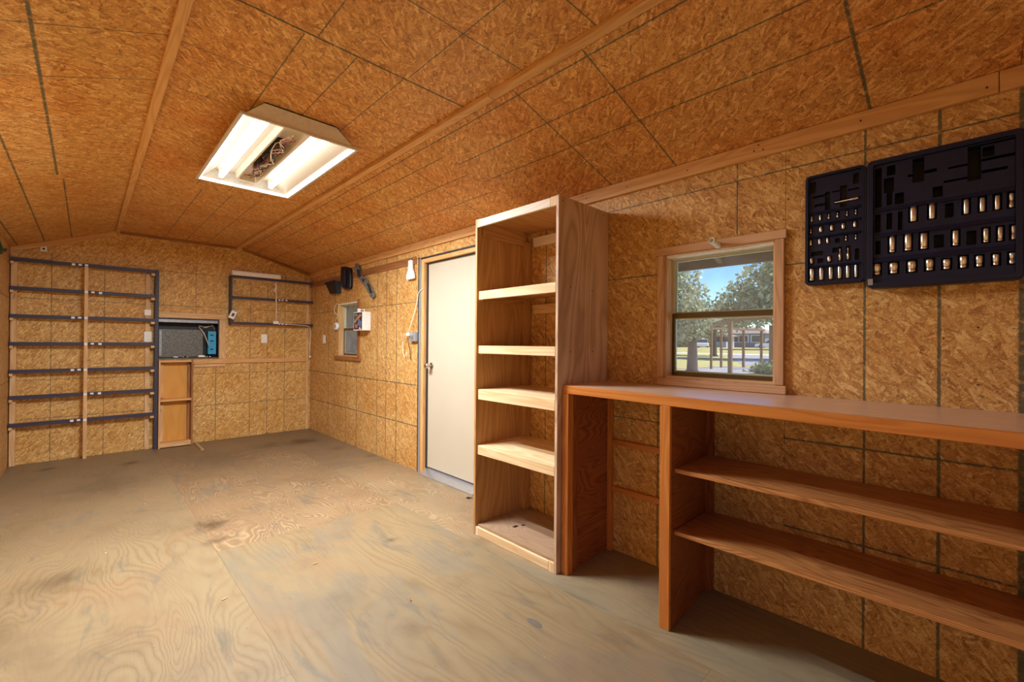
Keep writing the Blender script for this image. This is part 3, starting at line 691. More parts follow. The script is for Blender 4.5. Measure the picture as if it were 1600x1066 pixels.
for x, y, s in ((-.316, 2.052, .018), (-.266, 2.03, .012)):
    MB().box(x-s, x+s, y-s*.6, y+s*.6, .0661, .0668).build('hole', M['black'], B)

# ---------------------------------------------------------------- workbench
W = root('workbench', (-.25, .5, 0), 'long stained plywood workbench with two open shelves under the larger window', 'workbench')
XF = lambda y: -.450 - (1.556-y)*.0526
ye, yw = YB+.005, 1.556
MB().hexa([((-.004 if i & 1 else XF(yw if i & 2 else ye)+.018), (yw if i & 2 else ye), (1.039 if i & 4 else 1.021)) for i in range(8)], 1).build('worktop', M['worktop'], W, label='worn reddish brown plywood top')
MB().hexa([((XF(yw if i & 2 else ye)+.0178 if i & 1 else XF(yw if i & 2 else ye)), (yw if i & 2 else ye), (1.0385 if i & 4 else .994)) for i in range(8)], 1).build('front_edge', M['orange'], W, bevel=.002)
MB().box(-.452, -.404, 1.512, 1.556, 0, .9935, g=2).build('front_post', M['orange'], W, bevel=.002)
MB().box(-.402, -.362, 1.512, 1.556, 0, 1.0205, g=2).build('front_post', M['benchshade'], W)
MB().box(-.360, -.034, 1.538, 1.556, .002, 1.0205, g=1).build('side_panel', M['benchshade'], W)
MB().box(-.032, -.004, 1.512, 1.556, 0, 1.0205, g=2).build('back_post', M['orange'], W)
MB().box(-.490, -.472, .910, .958, 0, .9935, g=2).build('divider_post', M['orange'], W, bevel=.002)
MB().hexa([((-.034 if i & 1 else -.471), ((.958 if i & 1 else .926)-(0 if i & 2 else .018)), (1.0205 if i & 4 else .002)) for i in range(8)], 1).build('divider_panel', M['benchshade'], W)
MB().box(-.032, -.004, .905, .962, 0, 1.0205, g=2).build('back_post', M['benchshade'], W)
for zf, zb_ in ((.712, .694), (.434, .402)):
    s = MB().hexa([((-.006 if i & 1 else -.448), ((.938 if i & 1 else .9075) if i & 2 else ye), (zb_ if i & 1 else zf)-(0 if i & 4 else .018)) for i in range(8)], 1).build('shelf', M['benchply'], W, bevel=.001)
    for y_ in ((-.58),):
        MB().box(-.43, -.01, y_, y_+.02, zb_-.075, zb_-.020, g=0).build('cleat', M['benchply'], s)
MB().box(-.440, -.010, YB+.005, YB+.023, 0, .66, g=2).build('side_panel', M['benchply'], W)
for z in (.650, .365):
    MB().box(-.022, -.004, .964, 1.51, z, z+.032, g=1).build('wall_cleat', M['orange'], W)
# ---------------------------------------------------------------- left shelf unit on the far wall
S = root('shelf_unit', (-2.32, 6.6, 0), 'wide wall shelf unit with seven slate blue edged shelves in the far left corner', 'shelves')
y0, y1 = 6.548, 6.645
MB().box(-1.777, -1.742, y0, y1, 0, 2.085, g=2).build('upright', M['blue'], S, bevel=.002)
MB().box(-2.892, -2.850, 6.60, y1, 0, 2.045, g=2).build('upright', M['pine'], S, bevel=.002, label='pale pine corner post')
MB().box(-1.856, -1.812, 6.628, 6.648, 0, 2.04, g=2).build('back_stile', M['pine'], S)
MB().box(-2.366, -2.336, 6.522, 6.546, 0, 2.045, g=2).build('centre_post', M['pine'], S, bevel=.002, label='pale pine stick in front of the shelves')
for i, z in enumerate((2.078, 1.794, 1.517, 1.240, .964, .704, .430)):
    s = MB().box(-2.892, -1.7785, y0+.014, 6.598, z-.018, z, g=0).build('shelf', M['shelfwood'], S)
    MB().box(-2.892, -1.7785, y0, y0+.0138, z-.036, z+.001, g=0).build('edge_strip', M['blue'], s)
    for k, x in enumerate((-2.45, -2.40, -2.352) if i % 2 == 0 else (-2.352, -2.30, -2.24)):
        yy = 6.546 if not -2.37 < x < -2.33 else 6.520
        MB().box(x-.013, x+.013, yy, yy+.0015, z-.028+.004*(k % 2), z-.006).build('label_tape', M['white'], s)
    MB().box(-1.812, -1.7785, y0-.004, 6.60, z-.062, z-.037).build('cleat', M['pine'], s)
    MB().box(-2.892, -2.868, y0-.004, 6.598, z-.062, z-.037).build('cleat', M['pine'], s)
MB().box(-2.60, -2.37, 6.60, 6.640, 2.079, 2.092).build('cleat', M['pine'], S)
# ---------------------------------------------------------------- upper right shelf unit
S2 = root('wall_shelf', (-.5, 6.6, 1.48), 'three slate blue shelves hung high in the far right corner', 'shelves')
MB().box(-1.028, -1.006, y0, y1, 1.475, 2.11, g=2).build('upright', M['blue'], S2, bevel=.002)
for z in (2.112, 1.842, 1.512):
    s = MB().box(-1.005, -.004, y0+.014, 6.628, z-.018, z, g=0).build('shelf', M['shelfwood'], S2)
    MB().box(-1.005, -.004, y0, y0+.0138, z-.030, z+.001, g=0).build('edge_strip', M['blue'], s)
    MB().box(-1.004, -.35, 6.629, 6.648, z-.052, z-.019, g=0).build('cleat', M['pine'], s)
    for x in ((-.45, -.41, -.36) if z < 2 else ()): MB().box(x-.012, x+.012, y0-.0015, y0-.0002, z-.02, z-.004).build('label_tape', M['white'], s)
MB().box(-.505, -.484, 6.530, 6.546, 1.512, 2.08, g=2).build('centre_post', M['pine'], S2, label='thin pale wooden stick joining the shelves')
SL_ = root('shop_light', (-.73, 6.57, 2.113), 'white strip light fixture lying on the topmost shelf in the far right corner', 'light fixture')
MB().prism([(-1.012, 6.535, 2.114), (-1.012, 6.605, 2.114), (-1.012, 6.600, 2.160), (-1.012, 6.585, 2.178), (-1.012, 6.552, 2.178), (-1.012, 6.537, 2.165)], (.56, 0, 0)).build('body', M['offwhite'], SL_)
for x in (-1.0125, -.452): MB().prism([(x, 6.532, 2.1135), (x, 6.608, 2.1135), (x, 6.603, 2.162), (x, 6.586, 2.181), (x, 6.550, 2.181), (x, 6.534, 2.167)], (.014, 0, 0)).build('end_cap', M['white'], SL_)
PC = root('power_cord', (-.495, 6.53, 1.52), 'white power cord hanging along the thin stick and down to the corner outlet plug', 'cord')
pts = [(-.50, 6.524, 2.06), (-.512, 6.520, 2.02), (-.488, 6.520, 1.99), (-.505, 6.520, 1.95), (-.497, 6.522, 1.80), (-.494, 6.522, 1.62), (-.490, 6.520, 1.54)]
MB().tube(pts, .005, 6).build('wire', M['cordw'], PC)
MB().tube([(-.513, 6.514, 2.05), (-.50, 6.51, 2.0), (-.520, 6.512, 1.95), (-.503, 6.51, 1.92)], .010, 6).build('wire_bundle', M['white'], PC)
MB().box(-.535, -.470, 6.498, 6.528, 1.497, 1.540).build('adapter', M['white'], PC, bevel=.003)
MB().tube([(-.47, 6.535, 1.512), (-.30, 6.537, 1.500), (-.10, 6.54, 1.490), (-.055, 6.55, 1.48), (-.022, 6.575, 1.42), (-.018, 6.585, 1.35), (-.026, 6.59, 1.15), (-.022, 6.595, 1.06)], .0045, 6).build('wire', M['cordw'], PC)
MB().box(-.034, -.012, 6.585, 6.603, 1.03, 1.062).build('plug', M['white'], PC, bevel=.003)
T = root('hanging_switch', (-1.002, 6.535, 1.60), 'small white switch plate tilted on the corner of the far right shelves', 'switch')
T.rotation_euler = (0, math.radians(24), 0)
def loc_box(name, a, mat, par, bevel=0):
    m = MB().box(*a); o = m.build(name, mat, None); o.parent = par
    if bevel: bb = o.modifiers.new('edge', 'BEVEL'); bb.width = bevel; bb.segments = 1
    return o
loc_box('plate', (-.033, .033, -.010, .010, -.052, .052), M['white'], T, .003)
loc_box('toggle', (-.014, .014, -.016, -.0102, -.020, .022), M['darkmetal'], T)
# ---------------------------------------------------------------- cabinet under the opening
K = root('open_cabinet', (-1.57, 6.59, 0), 'small open wooden cabinet with two compartments standing under the air conditioner', 'cabinet')
cx0, cx1, cy0, cy1 = -1.738, -1.410, 6.530, 6.646
MB().box(cx1-.018, cx1, cy0, cy1, 0, 1.030, g=2).build('side_panel', M['trim_dk'], K, bevel=.001)
MB().box(cx0, cx0+.016, cy0, cy1, 0, 1.030, g=2).build('side_panel', M['trim'], K, bevel=.001)
MB().box(cx0+.0165, cx1-.0185, cy1-.008, cy1, .0, 1.0, g=2).build('back_panel', M['yellowply'], K)
MB().box(cx0+.0165, cx1-.0185, cy0, cy1-.009, 1.008, 1.030, g=0).build('top_rail', M['trim'], K)
MB().box(cx0+.0165, cx1-.0185, cy0, cy1-.009, .548, .572, g=0).build('shelf', M['trim'], K)
MB().box(cx0+.0165, cx1-.0185, cy0+.015, cy1-.009, .052, .064, g=0).build('bottom_panel', M['trim'], K)
MB().box(cx0+.0165, cx1-.0185, cy0, cy0+.0148, .010, .062, g=0).build('base_rail', M['pine'], K)
for x in (cx0+.017, cx1-.058):
    MB().box(x, x+.038, cy1-.03, cy1-.0085, .585, .995, g=2).build('back_stile', M['trim'], K) if x < -1.6 else MB().box(x+.01, x+.038, cy1-.03, cy1-.0085, .066, 1.0, g=2).build('back_stile', M['trim_dk'], K)
MB().box(cx0+.02, cx0+.055, cy1-.02, cy1-.0085, .066, .5, g=2).build('back_stile', M['pine'], K)
# ---------------------------------------------------------------- air conditioner
A = root('air_conditioner', (-1.44, 6.7, 1.05), 'dusty window air conditioner set in the far wall with its front cover missing', 'air conditioner')
ax0, ax1, az0, az1 = -1.745, -1.135, 1.050, 1.530
ay0, ay1 = 6.622, 7.02
s = MB().box(ax0, ax0+.008, ay0, ay1, az0, az1).box(ax1-.008, ax1, ay0, ay1, az0, az1).box(ax0+.008, ax1-.008, ay0, ay1, az0, az0+.012).box(ax0+.008, ax1-.008, ay0, ay1, az1-.010, az1)
s.build('chassis', M['acdark'], A)
MB().box(ax0+.002, ax1-.012, ay0-.006, ay0+.02, 1.484, 1.520).build('top_bar', M['fin'], A, bevel=.002)
MB().box(ax0+.009, ax1-.009, ay0+.16, ay1-.01, az0+.013, 1.518).build('blower_housing', M['black'], A)
co = MB().box(-1.728, -1.297, ay0+.035, ay0+.10, 1.066, 1.400).build('coil', M['coil'], A)
fin = MB()
for k in range(24):
    z = 1.074+k*.0137; fin.box(-1.700, -1.300, ay0+.030, ay0+.0345, z, z+.006)
fin.build('coil_fins', M['coil'], co, kind='stuff')
MB().box(-1.7285, -1.704, ay0+.018, ay0+.034, 1.085, 1.385).build('side_flange', M['fin'], co)
cb = MB().box(-1.245, -1.160, ay0+.022, ay0+.12, 1.098, 1.385).build('control_box', M['acblue'], A, label='bright blue control box')
for z in (1.150, 1.255, 1.330): MB().box(-1.222, -1.188, ay0+.019, ay0+.0218, z, z+.016).build('label_mark', M['acdark'], cb)
wr_ = MB()
for k in range(6):
    a = random.uniform(0, .02)
    wr_.tube([(-1.34, ay0+.03, 1.440+a), (-1.27, ay0+.015, 1.445-a), (-1.20, ay0+.02, 1.452+a*.4), (-1.17, ay0+.03, 1.40)], .003, 5, k % 2)
    wr_.tube([(-1.35+a, ay0+.03, 1.435), (-1.30+a, ay0+.012, 1.36), (-1.255+a*.5, ay0+.012, 1.24), (-1.235, ay0+.02, 1.17)], .003, 5, k % 2)
wr_.build('wiring', [M['cordw'], M['darkmetal']], A, kind='stuff')
db = MB()
for k in range(7):
    x = random.uniform(-1.66, -1.24); db.box(x, x+random.uniform(.015, .05), ay0+.004, ay0+.022, 1.0625, 1.072)
db.build('debris', M['white'], A, kind='stuff')
MB().box(-1.345, -1.285, ay0+.006, ay0+.03, 1.0625, 1.084).build('drain_clip', M['white'], A)
# ---------------------------------------------------------------- small wall things
def plate(name, c, ax, w, h, label, cat, outlet=True, mat='white', dep=.006):
    r = root(name, c, label, cat)
    x, y, z = c
    if ax == 'y':
        MB().box(x-w/2, x+w/2, y-dep, y, z-h/2, z+h/2).build('plate', M[mat], r, bevel=.0015)
        if outlet:
            for dz in (-.02, .02): MB().box(x-.016, x+.016, y-dep-.002, y-dep, z+dz-.013, z+dz+.013).build('receptacle', M['offwhite'], r)
    else:
        MB().box(x-dep, x, y-w/2, y+w/2, z-h/2, z+h/2).build('plate', M[mat], r, bevel=.0015)
        if outlet:
            for dz in (-.02, .02):
                q = MB().box(x-dep-.002, x-dep, y-.016, y+.016, z+dz-.013, z+dz+.013).build('receptacle', M['offwhite'], r)
                MB().box(x-dep-.0025, x-dep-.0021, y-.008, y-.004, z+dz-.006, z+dz+.006).build('slot', M['black'], q)
    return r
plate('wall_outlet', (-.607, YE, 1.300), 'y', .075, .118, 'white outlet plate on the far wall beneath the hung blue shelves', 'outlet')
plate('wall_outlet', (0, 6.13, 1.298), 'x', .085, .115, 'white double outlet on the right wall left of the small window', 'outlet')
plate('paper_label', (-1.833, 6.6275, 1.308), 'y', .070, .118, 'blank white card on the wall behind the left blue shelves', 'card', False, dep=.002)
plate('paper_sticker', (-1.836, 6.6275, 1.590), 'y', .060, .065, 'pale beige square sticker on the far wall above the white card', 'sticker', False, 'offwhite', dep=.002)
r = plate('junction_box', (0, 3.803, 1.322), 'x', .105, .090, 'grey metal junction box with a plugged in cord beside the door', 'outlet', False, 'grey_steel', .040)
MB().box(-.0425, -.0402, 3.78, 3.826, 1.300, 1.345).build('receptacle', M['alu'], r)
DC = root('door_cord', (-.05, 3.84, 1.35), 'thin cream cord running from the door frame top to the grey junction box', 'cord')
MB().box(-.066, -.0435, 3.832, 3.870, 1.330, 1.360).build('plug', M['white'], DC, bevel=.003)
MB().tube([(-.010, 3.655, 1.79), (-.012, 3.70, 1.772), (-.016, 3.73, 1.75), (-.02, 3.77, 1.60), (-.04, 3.83, 1.43), (-.055, 3.853, 1.36)], .004, 6).build('wire', M['cordw'], DC)
MB().tube([(-.06, 3.866, 1.348), (-.05, 3.93, 1.342), (-.035, 3.985, 1.25), (-.030, 3.99, 1.17), (-.028, 3.96, 1.11), (-.028, 3.925, 1.16)], .004, 6).build('wire', M['cordw'], DC)
MB().tube([(-.052, 3.862, 1.332), (-.046, 3.866, 1.28), (-.02, 3.868, 1.18), (-.012, 3.872, 1.10)], .0035, 6).build('wire', M['darkmetal'], DC)
# smoke detector sized box on the gable
r = root('sensor', (-2.671, YE, 2.204), 'small white square sensor with grey centre high in the far left corner', 'sensor')
MB().box(-2.695, -2.648, YE-.018, YE, 2.178, 2.230).build('cover', M['white'], r, bevel=.003)
MB().cyl((-2.671, YE-.0185, 2.204), (-2.671, YE-.021, 2.204), .011, 12).build('lens', M['darkmetal'], r)
# white paddle
P_ = root('white_paddle', (-.03, 3.857, 1.89), 'white plastic bottle shaped paddle hanging from the eave trim left of the door', 'paddle')
prof = [(.028, 2.085), (.032, 2.078), (.034, 2.02), (.036, 1.995), (.055, 1.965), (.068, 1.935), (.070, 1.905), (.066, 1.895)]
poly = [(-.016, 3.857+a, z) for a, z in prof] + [(-.016, 3.857-a, z) for a, z in prof[::-1]]
MB().prism(poly, (-.024, 0, 0)).build('blade', M['white'], P_, bevel=.004)
MB().cyl((-.0, 3.857, 2.10), (-.045, 3.857, 2.10), .004, 6).build('nail', M['darkmetal'], P_)
MB().tube([(-.035, 3.857, 2.10), (-.030, 3.852, 2.092), (-.028, 3.857, 2.083)], .003, 5).build('loop', M['cordw'], P_)
# blade
Bl = root('mower_blade', (-.03, 4.85, 1.75), 'long mottled grey steel mower blade hung slanting from the eave trim', 'blade')
pl = [(5.150, 2.150), (5.10, 2.205), (5.02, 2.19), (4.955, 2.06), (4.80, 1.99), (4.625, 1.815), (4.605, 1.785), (4.665, 1.752), (4.72, 1.785), (4.84, 1.90), (4.93, 1.96), (5.06, 2.05)]
MB().prism([(-.026, a, b) for a, b in pl], (-.006, 0, 0)).build('bar', M['blade'], Bl)
MB().prism([(-.0325, a, b) for a, b in [(5.05, 2.13), (4.98, 2.12), (4.95, 2.04), (5.01, 2.03)]], (-.012, 0, 0)).build('wing', M['darkmetal'], Bl)
MB().prism([(-.0325, a, b) for a, b in [(4.78, 1.94), (4.745, 1.93), (4.67, 1.83), (4.70, 1.82)]], (-.012, 0, 0)).build('wing', M['darkmetal'], Bl)
MB().cyl((-.0321, 4.885, 1.985), (-.038, 4.885, 1.985), .018, 12).build('centre_hole', M['black'], Bl)
MB().cyl((0, 5.06, 2.165), (-.045, 5.06, 2.165), .006, 8).build('nail', M['darkmetal'], Bl)
# black holster and black cup
H = root('black_holster', (-.05, 5.38, 1.92), 'tall glossy black curved guard hanging beside the mower blade', 'guard')
m = MB(); n = 9
rows = [(2.200, 5.52, 5.36), (2.185, 5.545, 5.28), (2.15, 5.56, 5.235), (2.05, 5.565, 5.225), (1.98, 5.545, 5.228), (1.945, 5.49, 5.232), (1.918, 5.36, 5.245)]
grid = []
for z, a, b in rows:
    grid.append([(-.012-.055*math.sin(math.pi*(k/(n-1)))**.8, a+(b-a)*k/(n-1), z) for k in range(n)])
for i in range(len(grid)-1):
    for k in range(n-1): m.face((grid[i][k], grid[i][k+1], grid[i+1][k+1], grid[i+1][k]), None, 0, True)
m.face([p for p in grid[0]][::-1]); m.face([p for p in grid[-1]])
m.face([g[0] for g in grid]+[g[-1] for g in grid[::-1]])
o = m.build('body', M['black'], H); fixn(o)
MB().box(-.075, -.060, 5.30, 5.34, 1.96, 2.15).build('rib', M['case'], H, bevel=.003)
MB().cyl((0, 5.40, 2.205), (-.03, 5.40, 2.205), .005, 8).build('nail', M['darkmetal'], H)
Cp = root('black_cup', (-.04, 5.74, 1.88), 'small black tapered pouch hanging nearest the far corner', 'pouch')
m = MB()
a = [(-.004, 5.965, 2.055), (-.004, 5.585, 2.045), (-.075, 5.60, 2.042), (-.075, 5.93, 2.050)]
b = [(-.004, 5.82, 1.895), (-.004, 5.578, 1.885), (-.055, 5.59, 1.885), (-.055, 5.80, 1.890)]
m.face(a); m.face(b[::-1])
for i in range(4): m.face((a[i], b[i], b[(i+1) % 4], a[(i+1) % 4]))
o = m.build('body', M['black'], Cp); fixn(o)
MB().box(-.079, -.0755, 5.60, 5.93, 2.020, 2.052).build('rim', M['case'], Cp)
# little gauge on a looped wire
G = root('hanging_gauge', (-.02, 5.66, 1.47), 'small white round gauge on a looped cream wire left of the small window', 'gauge')
MB().tube([(-.016, 5.60, 1.735), (-.018, 5.66, 1.758), (-.018, 5.72, 1.74), (-.018, 5.755, 1.69), (-.018, 5.735, 1.64), (-.018, 5.68, 1.615)], .0045, 6).build('wire', M['cordw'], G)
MB().tube([(-.020, 5.605, 1.735), (-.022, 5.625, 1.66), (-.022, 5.63, 1.60), (-.022, 5.69, 1.55), (-.022, 5.715, 1.50)], .0055, 6).build('wire', M['cordy'], G)
MB().tube([(-.012, 5.61, 1.74), (-.012, 5.635, 1.62), (-.014, 5.64, 1.51)], .0055, 6).build('wire', M['cordy'], G)
MB().lathe((-.002, 5.665, 1.465), (-.045, 5.665, 1.465), [(0, .045), (.7, .050), (1, .042)], 18).build('case', M['white'], G)
MB().cyl((-.0452, 5.665, 1.465), (-.047, 5.665, 1.465), .024, 14).build('dial', M['grey_steel'], G)
# white printed box
X_ = root('white_wall_box', (-.05, 4.87, 1.40), 'white box with a colourful tool picture on its front, mounted right of the small window', 'box')
MB().box(-.100, -.0005, 4.758, 4.990, 1.398, 1.612).build('body', M['white'], X_, bevel=.003)
lb = MB().box(-.1012, -.1002, 4.772, 4.978, 1.410, 1.604).build('picture_label', plain('dark print', (60, 50, 60), .4), X_)
def tri_on(nm, pts, mat): MB().prism([(-.1013, 4.978-(a+.1)/.092*.206, 1.410+(b-1.415)*.98) for a, b in pts], (-.0004, 0, 0)).build(nm, mat, lb)
tri_on('print_patch', [(-.098, 1.59), (-.07, 1.608), (-.055, 1.585), (-.08, 1.56)], plain('print green', (120, 140, 110), .4))
tri_on('print_patch', [(-.012, 1.575), (-.03, 1.60), (-.09, 1.53), (-.07, 1.515)], plain('print orange', (186, 128, 100), .4))
tri_on('print_patch', [(-.012, 1.50), (-.045, 1.545), (-.06, 1.47), (-.02, 1.44)], plain('print blue', (104, 120, 156), .4))
tri_on('print_patch', [(-.06, 1.43), (-.09, 1.44), (-.085, 1.48), (-.055, 1.475)], plain('print red', (184, 110, 100), .4))
tri_on('print_patch', [(-.012, 1.42), (-.045, 1.42), (-.035, 1.445)], plain('print cream', (230, 216, 196), .4))
tri_on('print_patch', [(-.095, 1.49), (-.075, 1.50), (-.08, 1.545), (-.097, 1.53)], plain('print grey', (150, 160, 150), .4))
MB().tube([(-.06, 4.80, 1.6125), (-.06, 4.80, 1.640), (-.06, 4.90, 1.640), (-.06, 4.90, 1.6125)], .006, 6).build('handle', M['white'], X_)
MB().box(-.075, -.045, 4.925, 4.95, 1.6125, 1.655).build('latch', M['white'], X_)
# green cord by the left wall
GC = root('green_cord', (-2.87, 5.85, 2.05), 'dark green cord looped on the left wall under the eave', 'cord')
MB().tube([(-2.885, 5.45, 2.10), (-2.882, 5.68, 2.088), (-2.88, 5.85, 2.055), (-2.88, 6.02, 2.062), (-2.885, 6.12, 2.09), (-2.893, 6.18, 2.095)], .010, 6).build('wire', M['green'], GC)
MB().tube([(-2.882, 5.50, 2.03), (-2.88, 5.70, 2.012), (-2.88, 5.84, 2.035), (-2.885, 5.98, 2.07), (-2.893, 6.10, 2.085)], .010, 6).build('wire', M['green'], GC)
MB().tube([(-2.882, 5.60, 2.07), (-2.878, 5.72, 2.045), (-2.882, 5.84, 2.02), (-2.893, 5.95, 2.03)], .009, 6).build('wire', M['green'], GC)
# floor bits
tag(MB().box(-1.385, -1.355, 6.15, 6.62, .0005, .012, g=1).build('wood_strip', M['shelfwood'], loc=(-1.37, 6.4, 0)), 'thin grey wood strip lying on the floor beside the open cabinet', 'wood strip')
m = MB()
for k in range(6):
    a = random.uniform(0, 6.28); l = random.uniform(.015, .03)
    m.beam((-.10, 2.80, .004+k*.001), (-.10+l*math.cos(a), 2.80+l*math.sin(a), .008), (.003, .002, 0), (0, 0, .002))
tag(m.build('leaf_scrap', M['black'], loc=(-.10, 2.80, 0)), 'small dark crumpled scrap on the floor by the door threshold', 'debris')
for x, y, a, lab in ((-1.85, 2.53, .4, 'tiny pale wood chip on the floor beside the long floor seam'), (-1.19, 1.90, 1.2, 'small dark splinter on the floor in front of the bookcase'), (-1.40, 2.58, .2, 'small pale splinter on the floor before the cross seam')):
    m = MB().beam((x-.013*math.cos(a), y-.013*math.sin(a), .0025), (x+.013*math.cos(a), y+.013*math.sin(a), .0025), (-.003*math.sin(a), .003*math.cos(a), 0), (0, 0, .0015))
    tag(m.build('wood_chip', M['pine'] if 'pale' in lab else M['trim_dk'], loc=(x, y, 0)), lab, 'chip')

# ---------------------------------------------------------------- socket case
TC = root('tool_case', (-.03, .18, 1.49), 'open dark navy plastic socket case hung on the right wall', 'tool case')
def tray(name, y0, y1, z0, z1, dep, ledges, holes, rim):
    floor_x = -.012; face_x = -dep+.012
    m = MB().box(floor_x, -.002, y0+.012, y1-.012, z0+.012, z1-.012)
    o = m.build(name, M['case_dk'], TC)
    r = MB()
    def rr(a0, a1, b0, b1, rad, n=5):
        out = []
        for cy, cz, st in ((a1-rad, b1-rad, 0), (a0+rad, b1-rad, 1), (a0+rad, b0+rad, 2), (a1-rad, b0+rad, 3)):
            for q in range(n+1):
                t_ = (st+q/n)*math.pi/2; out.append((cy+rad*math.cos(t_), cz+rad*math.sin(t_)))
        return out
    oo, om, im = rr(y0, y1, z0, z1, .018), rr(y0+.004, y1-.004, z0+.004, z1-.004, .014), rr(y0+rim, y1-rim, z0+rim, z1-rim, .006)
    N = len(oo)
    for k in range(N):
        h = (k+1) % N
        P3 = lambda p, x: (x, p[0], p[1])
        r.face((P3(oo[k], -.001), P3(oo[h], -.001), P3(oo[h], -dep+.004), P3(oo[k], -dep+.004)), None, 0, True)
        r.face((P3(oo[k], -dep+.004), P3(oo[h], -dep+.004), P3(om[h], -dep), P3(om[k], -dep)))
        r.face((P3(om[k], -dep), P3(om[h], -dep), P3(im[h], -dep), P3(im[k], -dep)))
        r.face((P3(im[k], -dep), P3(im[h], -dep), P3(im[h], -.0125), P3(im[k], -.0125)))
    r.face([(-.001, p[0], p[1]) for p in oo])
    r = r.build('rim', M['case'], o); fixn(r)
    m = MB(); grid_holes(m, 'x', face_x, floor_x-.0002, y0+rim+.001, y1-rim-.001, z0+rim+.001, z1-rim-.001, holes)
    p = m.build('insert', M['case'], o); fixn(p)
    for z, a in ledges:
        MB().hexa([((face_x-.0002 if i & 1 else face_x-.010*(0 if i & 4 else 1)-.0005), (y1-rim-.002 if i & 2 else y0+rim+.002), (z if i & 4 else z-a)) for i in range(8)], 1).build('ledge', M['case'], o)
    return o
LROW = {'first': (1.820, 1.844, [(.480, .0035), (.448, .0035), (.417, .0035), (.386, .0035), (.353, .003), (.323, .003)]),
        'second': (1.768, 1.792, [(.483, .003), (.446, .0055), (.406, .0055), (.366, .0055), (.326, .0055)]),
        'third': (1.715, 1.739, [(.483, .0045), (.450, .0045), (.421, .004), (.356, .0035), (.323, .003)]),
        'fourth': (1.634, 1.658, [(.480, .006), (.415, .006), (.377, .0045), (.349, .0045)]),
        'bottom': (1.557, 1.610, [(.478, .0075), (.443, .007), (.409, .0065), (.378, .006), (.350, .0055), (.322, .0048)])}
RROW = {'top': (1.752, [(.143, .0105, 1.813), (.091, .0095, 1.813), (.001, .008, 1.806), (-.039, .0078, 1.803), (-.075, .0075, 1.803), (-.108, .007, 1.803)]),
        'middle': (1.641, [(.205, .0095, 1.707), (.158, .011, 1.708), (.113, .011, 1.702), (.028, .009, 1.697), (-.048, .0078, 1.691), (-.082, .0073, 1.690), (-.113, .0068, 1.689)]),
        'bottom': (1.557, [(.252, .013, 1.601), (.200, .0135, 1.599), (.147, .013, 1.599), (.097, .0118, 1.600), (.051, .011, 1.594), (.008, .0105, 1.599), (-.032, .0095, 1.596), (-.072, .0088, 1.596), (-.110, .0082, 1.596)])}
lh = []
for k, (z0, z1, l) in LROW.items():
    for y, r in l: lh.append((y-r-.003, y+r+.003, z0-.003, (1.690 if k == 'fourth' and r < .005 else z1)+.003))
lh += [(.378, .395, 1.713, 1.732), (.436, .458, 1.633, 1.652), (.312, .326, 1.631, 1.678), (.464, .487, 1.948, 1.995), (.314, .333, 1.952, 1.995),
       (.412, .476, 1.922, 1.932), (.432, .470, 1.882, 1.894), (.354, .378, 1.856, 1.954), (.378, .405, 1.932, 1.938), (.313, .351, 1.926, 1.934),
       (.311, .398, 1.880, 1.896), (.412, .431, 1.856, 1.940), (.438, .481, 1.666, 1.685), (.386, .404, 1.672, 1.692)]
rh = []
for k, (z0, l) in RROW.items():
    for y, r, z1 in l: rh.append((y-r-.004, y+r+.004, z0-.004, z1+.004))
rh += [(.240, .258, 1.727, 1.800), (.205, .222, 1.734, 1.798), (.174, .188, 1.724, 1.798), (.033, .056, 1.747, 1.800), (.058, .085, 1.639, 1.688), (-.025, 0, 1.637, 1.688), (.240, .256, 1.638, 1.692),
       (.237, .258, 1.827, 1.985), (.196, .222, 1.948, 1.986), (.200, .230, 1.880, 1.938), (.205, .222, 1.830, 1.880), (.113, .146, 1.900, 1.992), (.078, .113, 1.927, 1.940), (.146, .160, 1.926, 1.936),
       (.062, .089, 1.830, 1.870), (.170, .197, 1.828, 1.872), (-.036, -.002, 1.868, 1.992), (-.117, -.036, 1.986, 1.992), (-.068, -.039, 1.944, 1.980), (-.117, -.037, 1.930, 1.940), (-.099, -.037, 1.888, 1.898),
       (-.002, .048, 1.926, 1.934), (-.002, .060, 1.878, 1.886)]
lt = tray('lid_tray', .291, .503, 1.536, 2.023, .042, [(1.862, .012), (1.808, .010), (1.753, .010), (1.622, .010)], lh, .012)
bt = tray('base_tray', -.137, .283, 1.503, 2.018, .072, [(1.824, .016), (1.722, .016), (1.625, .018)], rh, .020)
MB().box(-.07, -.03, .2832, .2908, 1.54, 2.0).build('hinge', M['case_dk'], TC)
MB().box(-.0735, -.0722, .262, .278, 1.515, 1.540).build('latch_mark', M['grey_steel'], TC, label='small grey mark at the lower corner')
ORD = ['first', 'second', 'third', 'fourth', 'fifth', 'sixth', 'seventh', 'eighth', 'ninth']
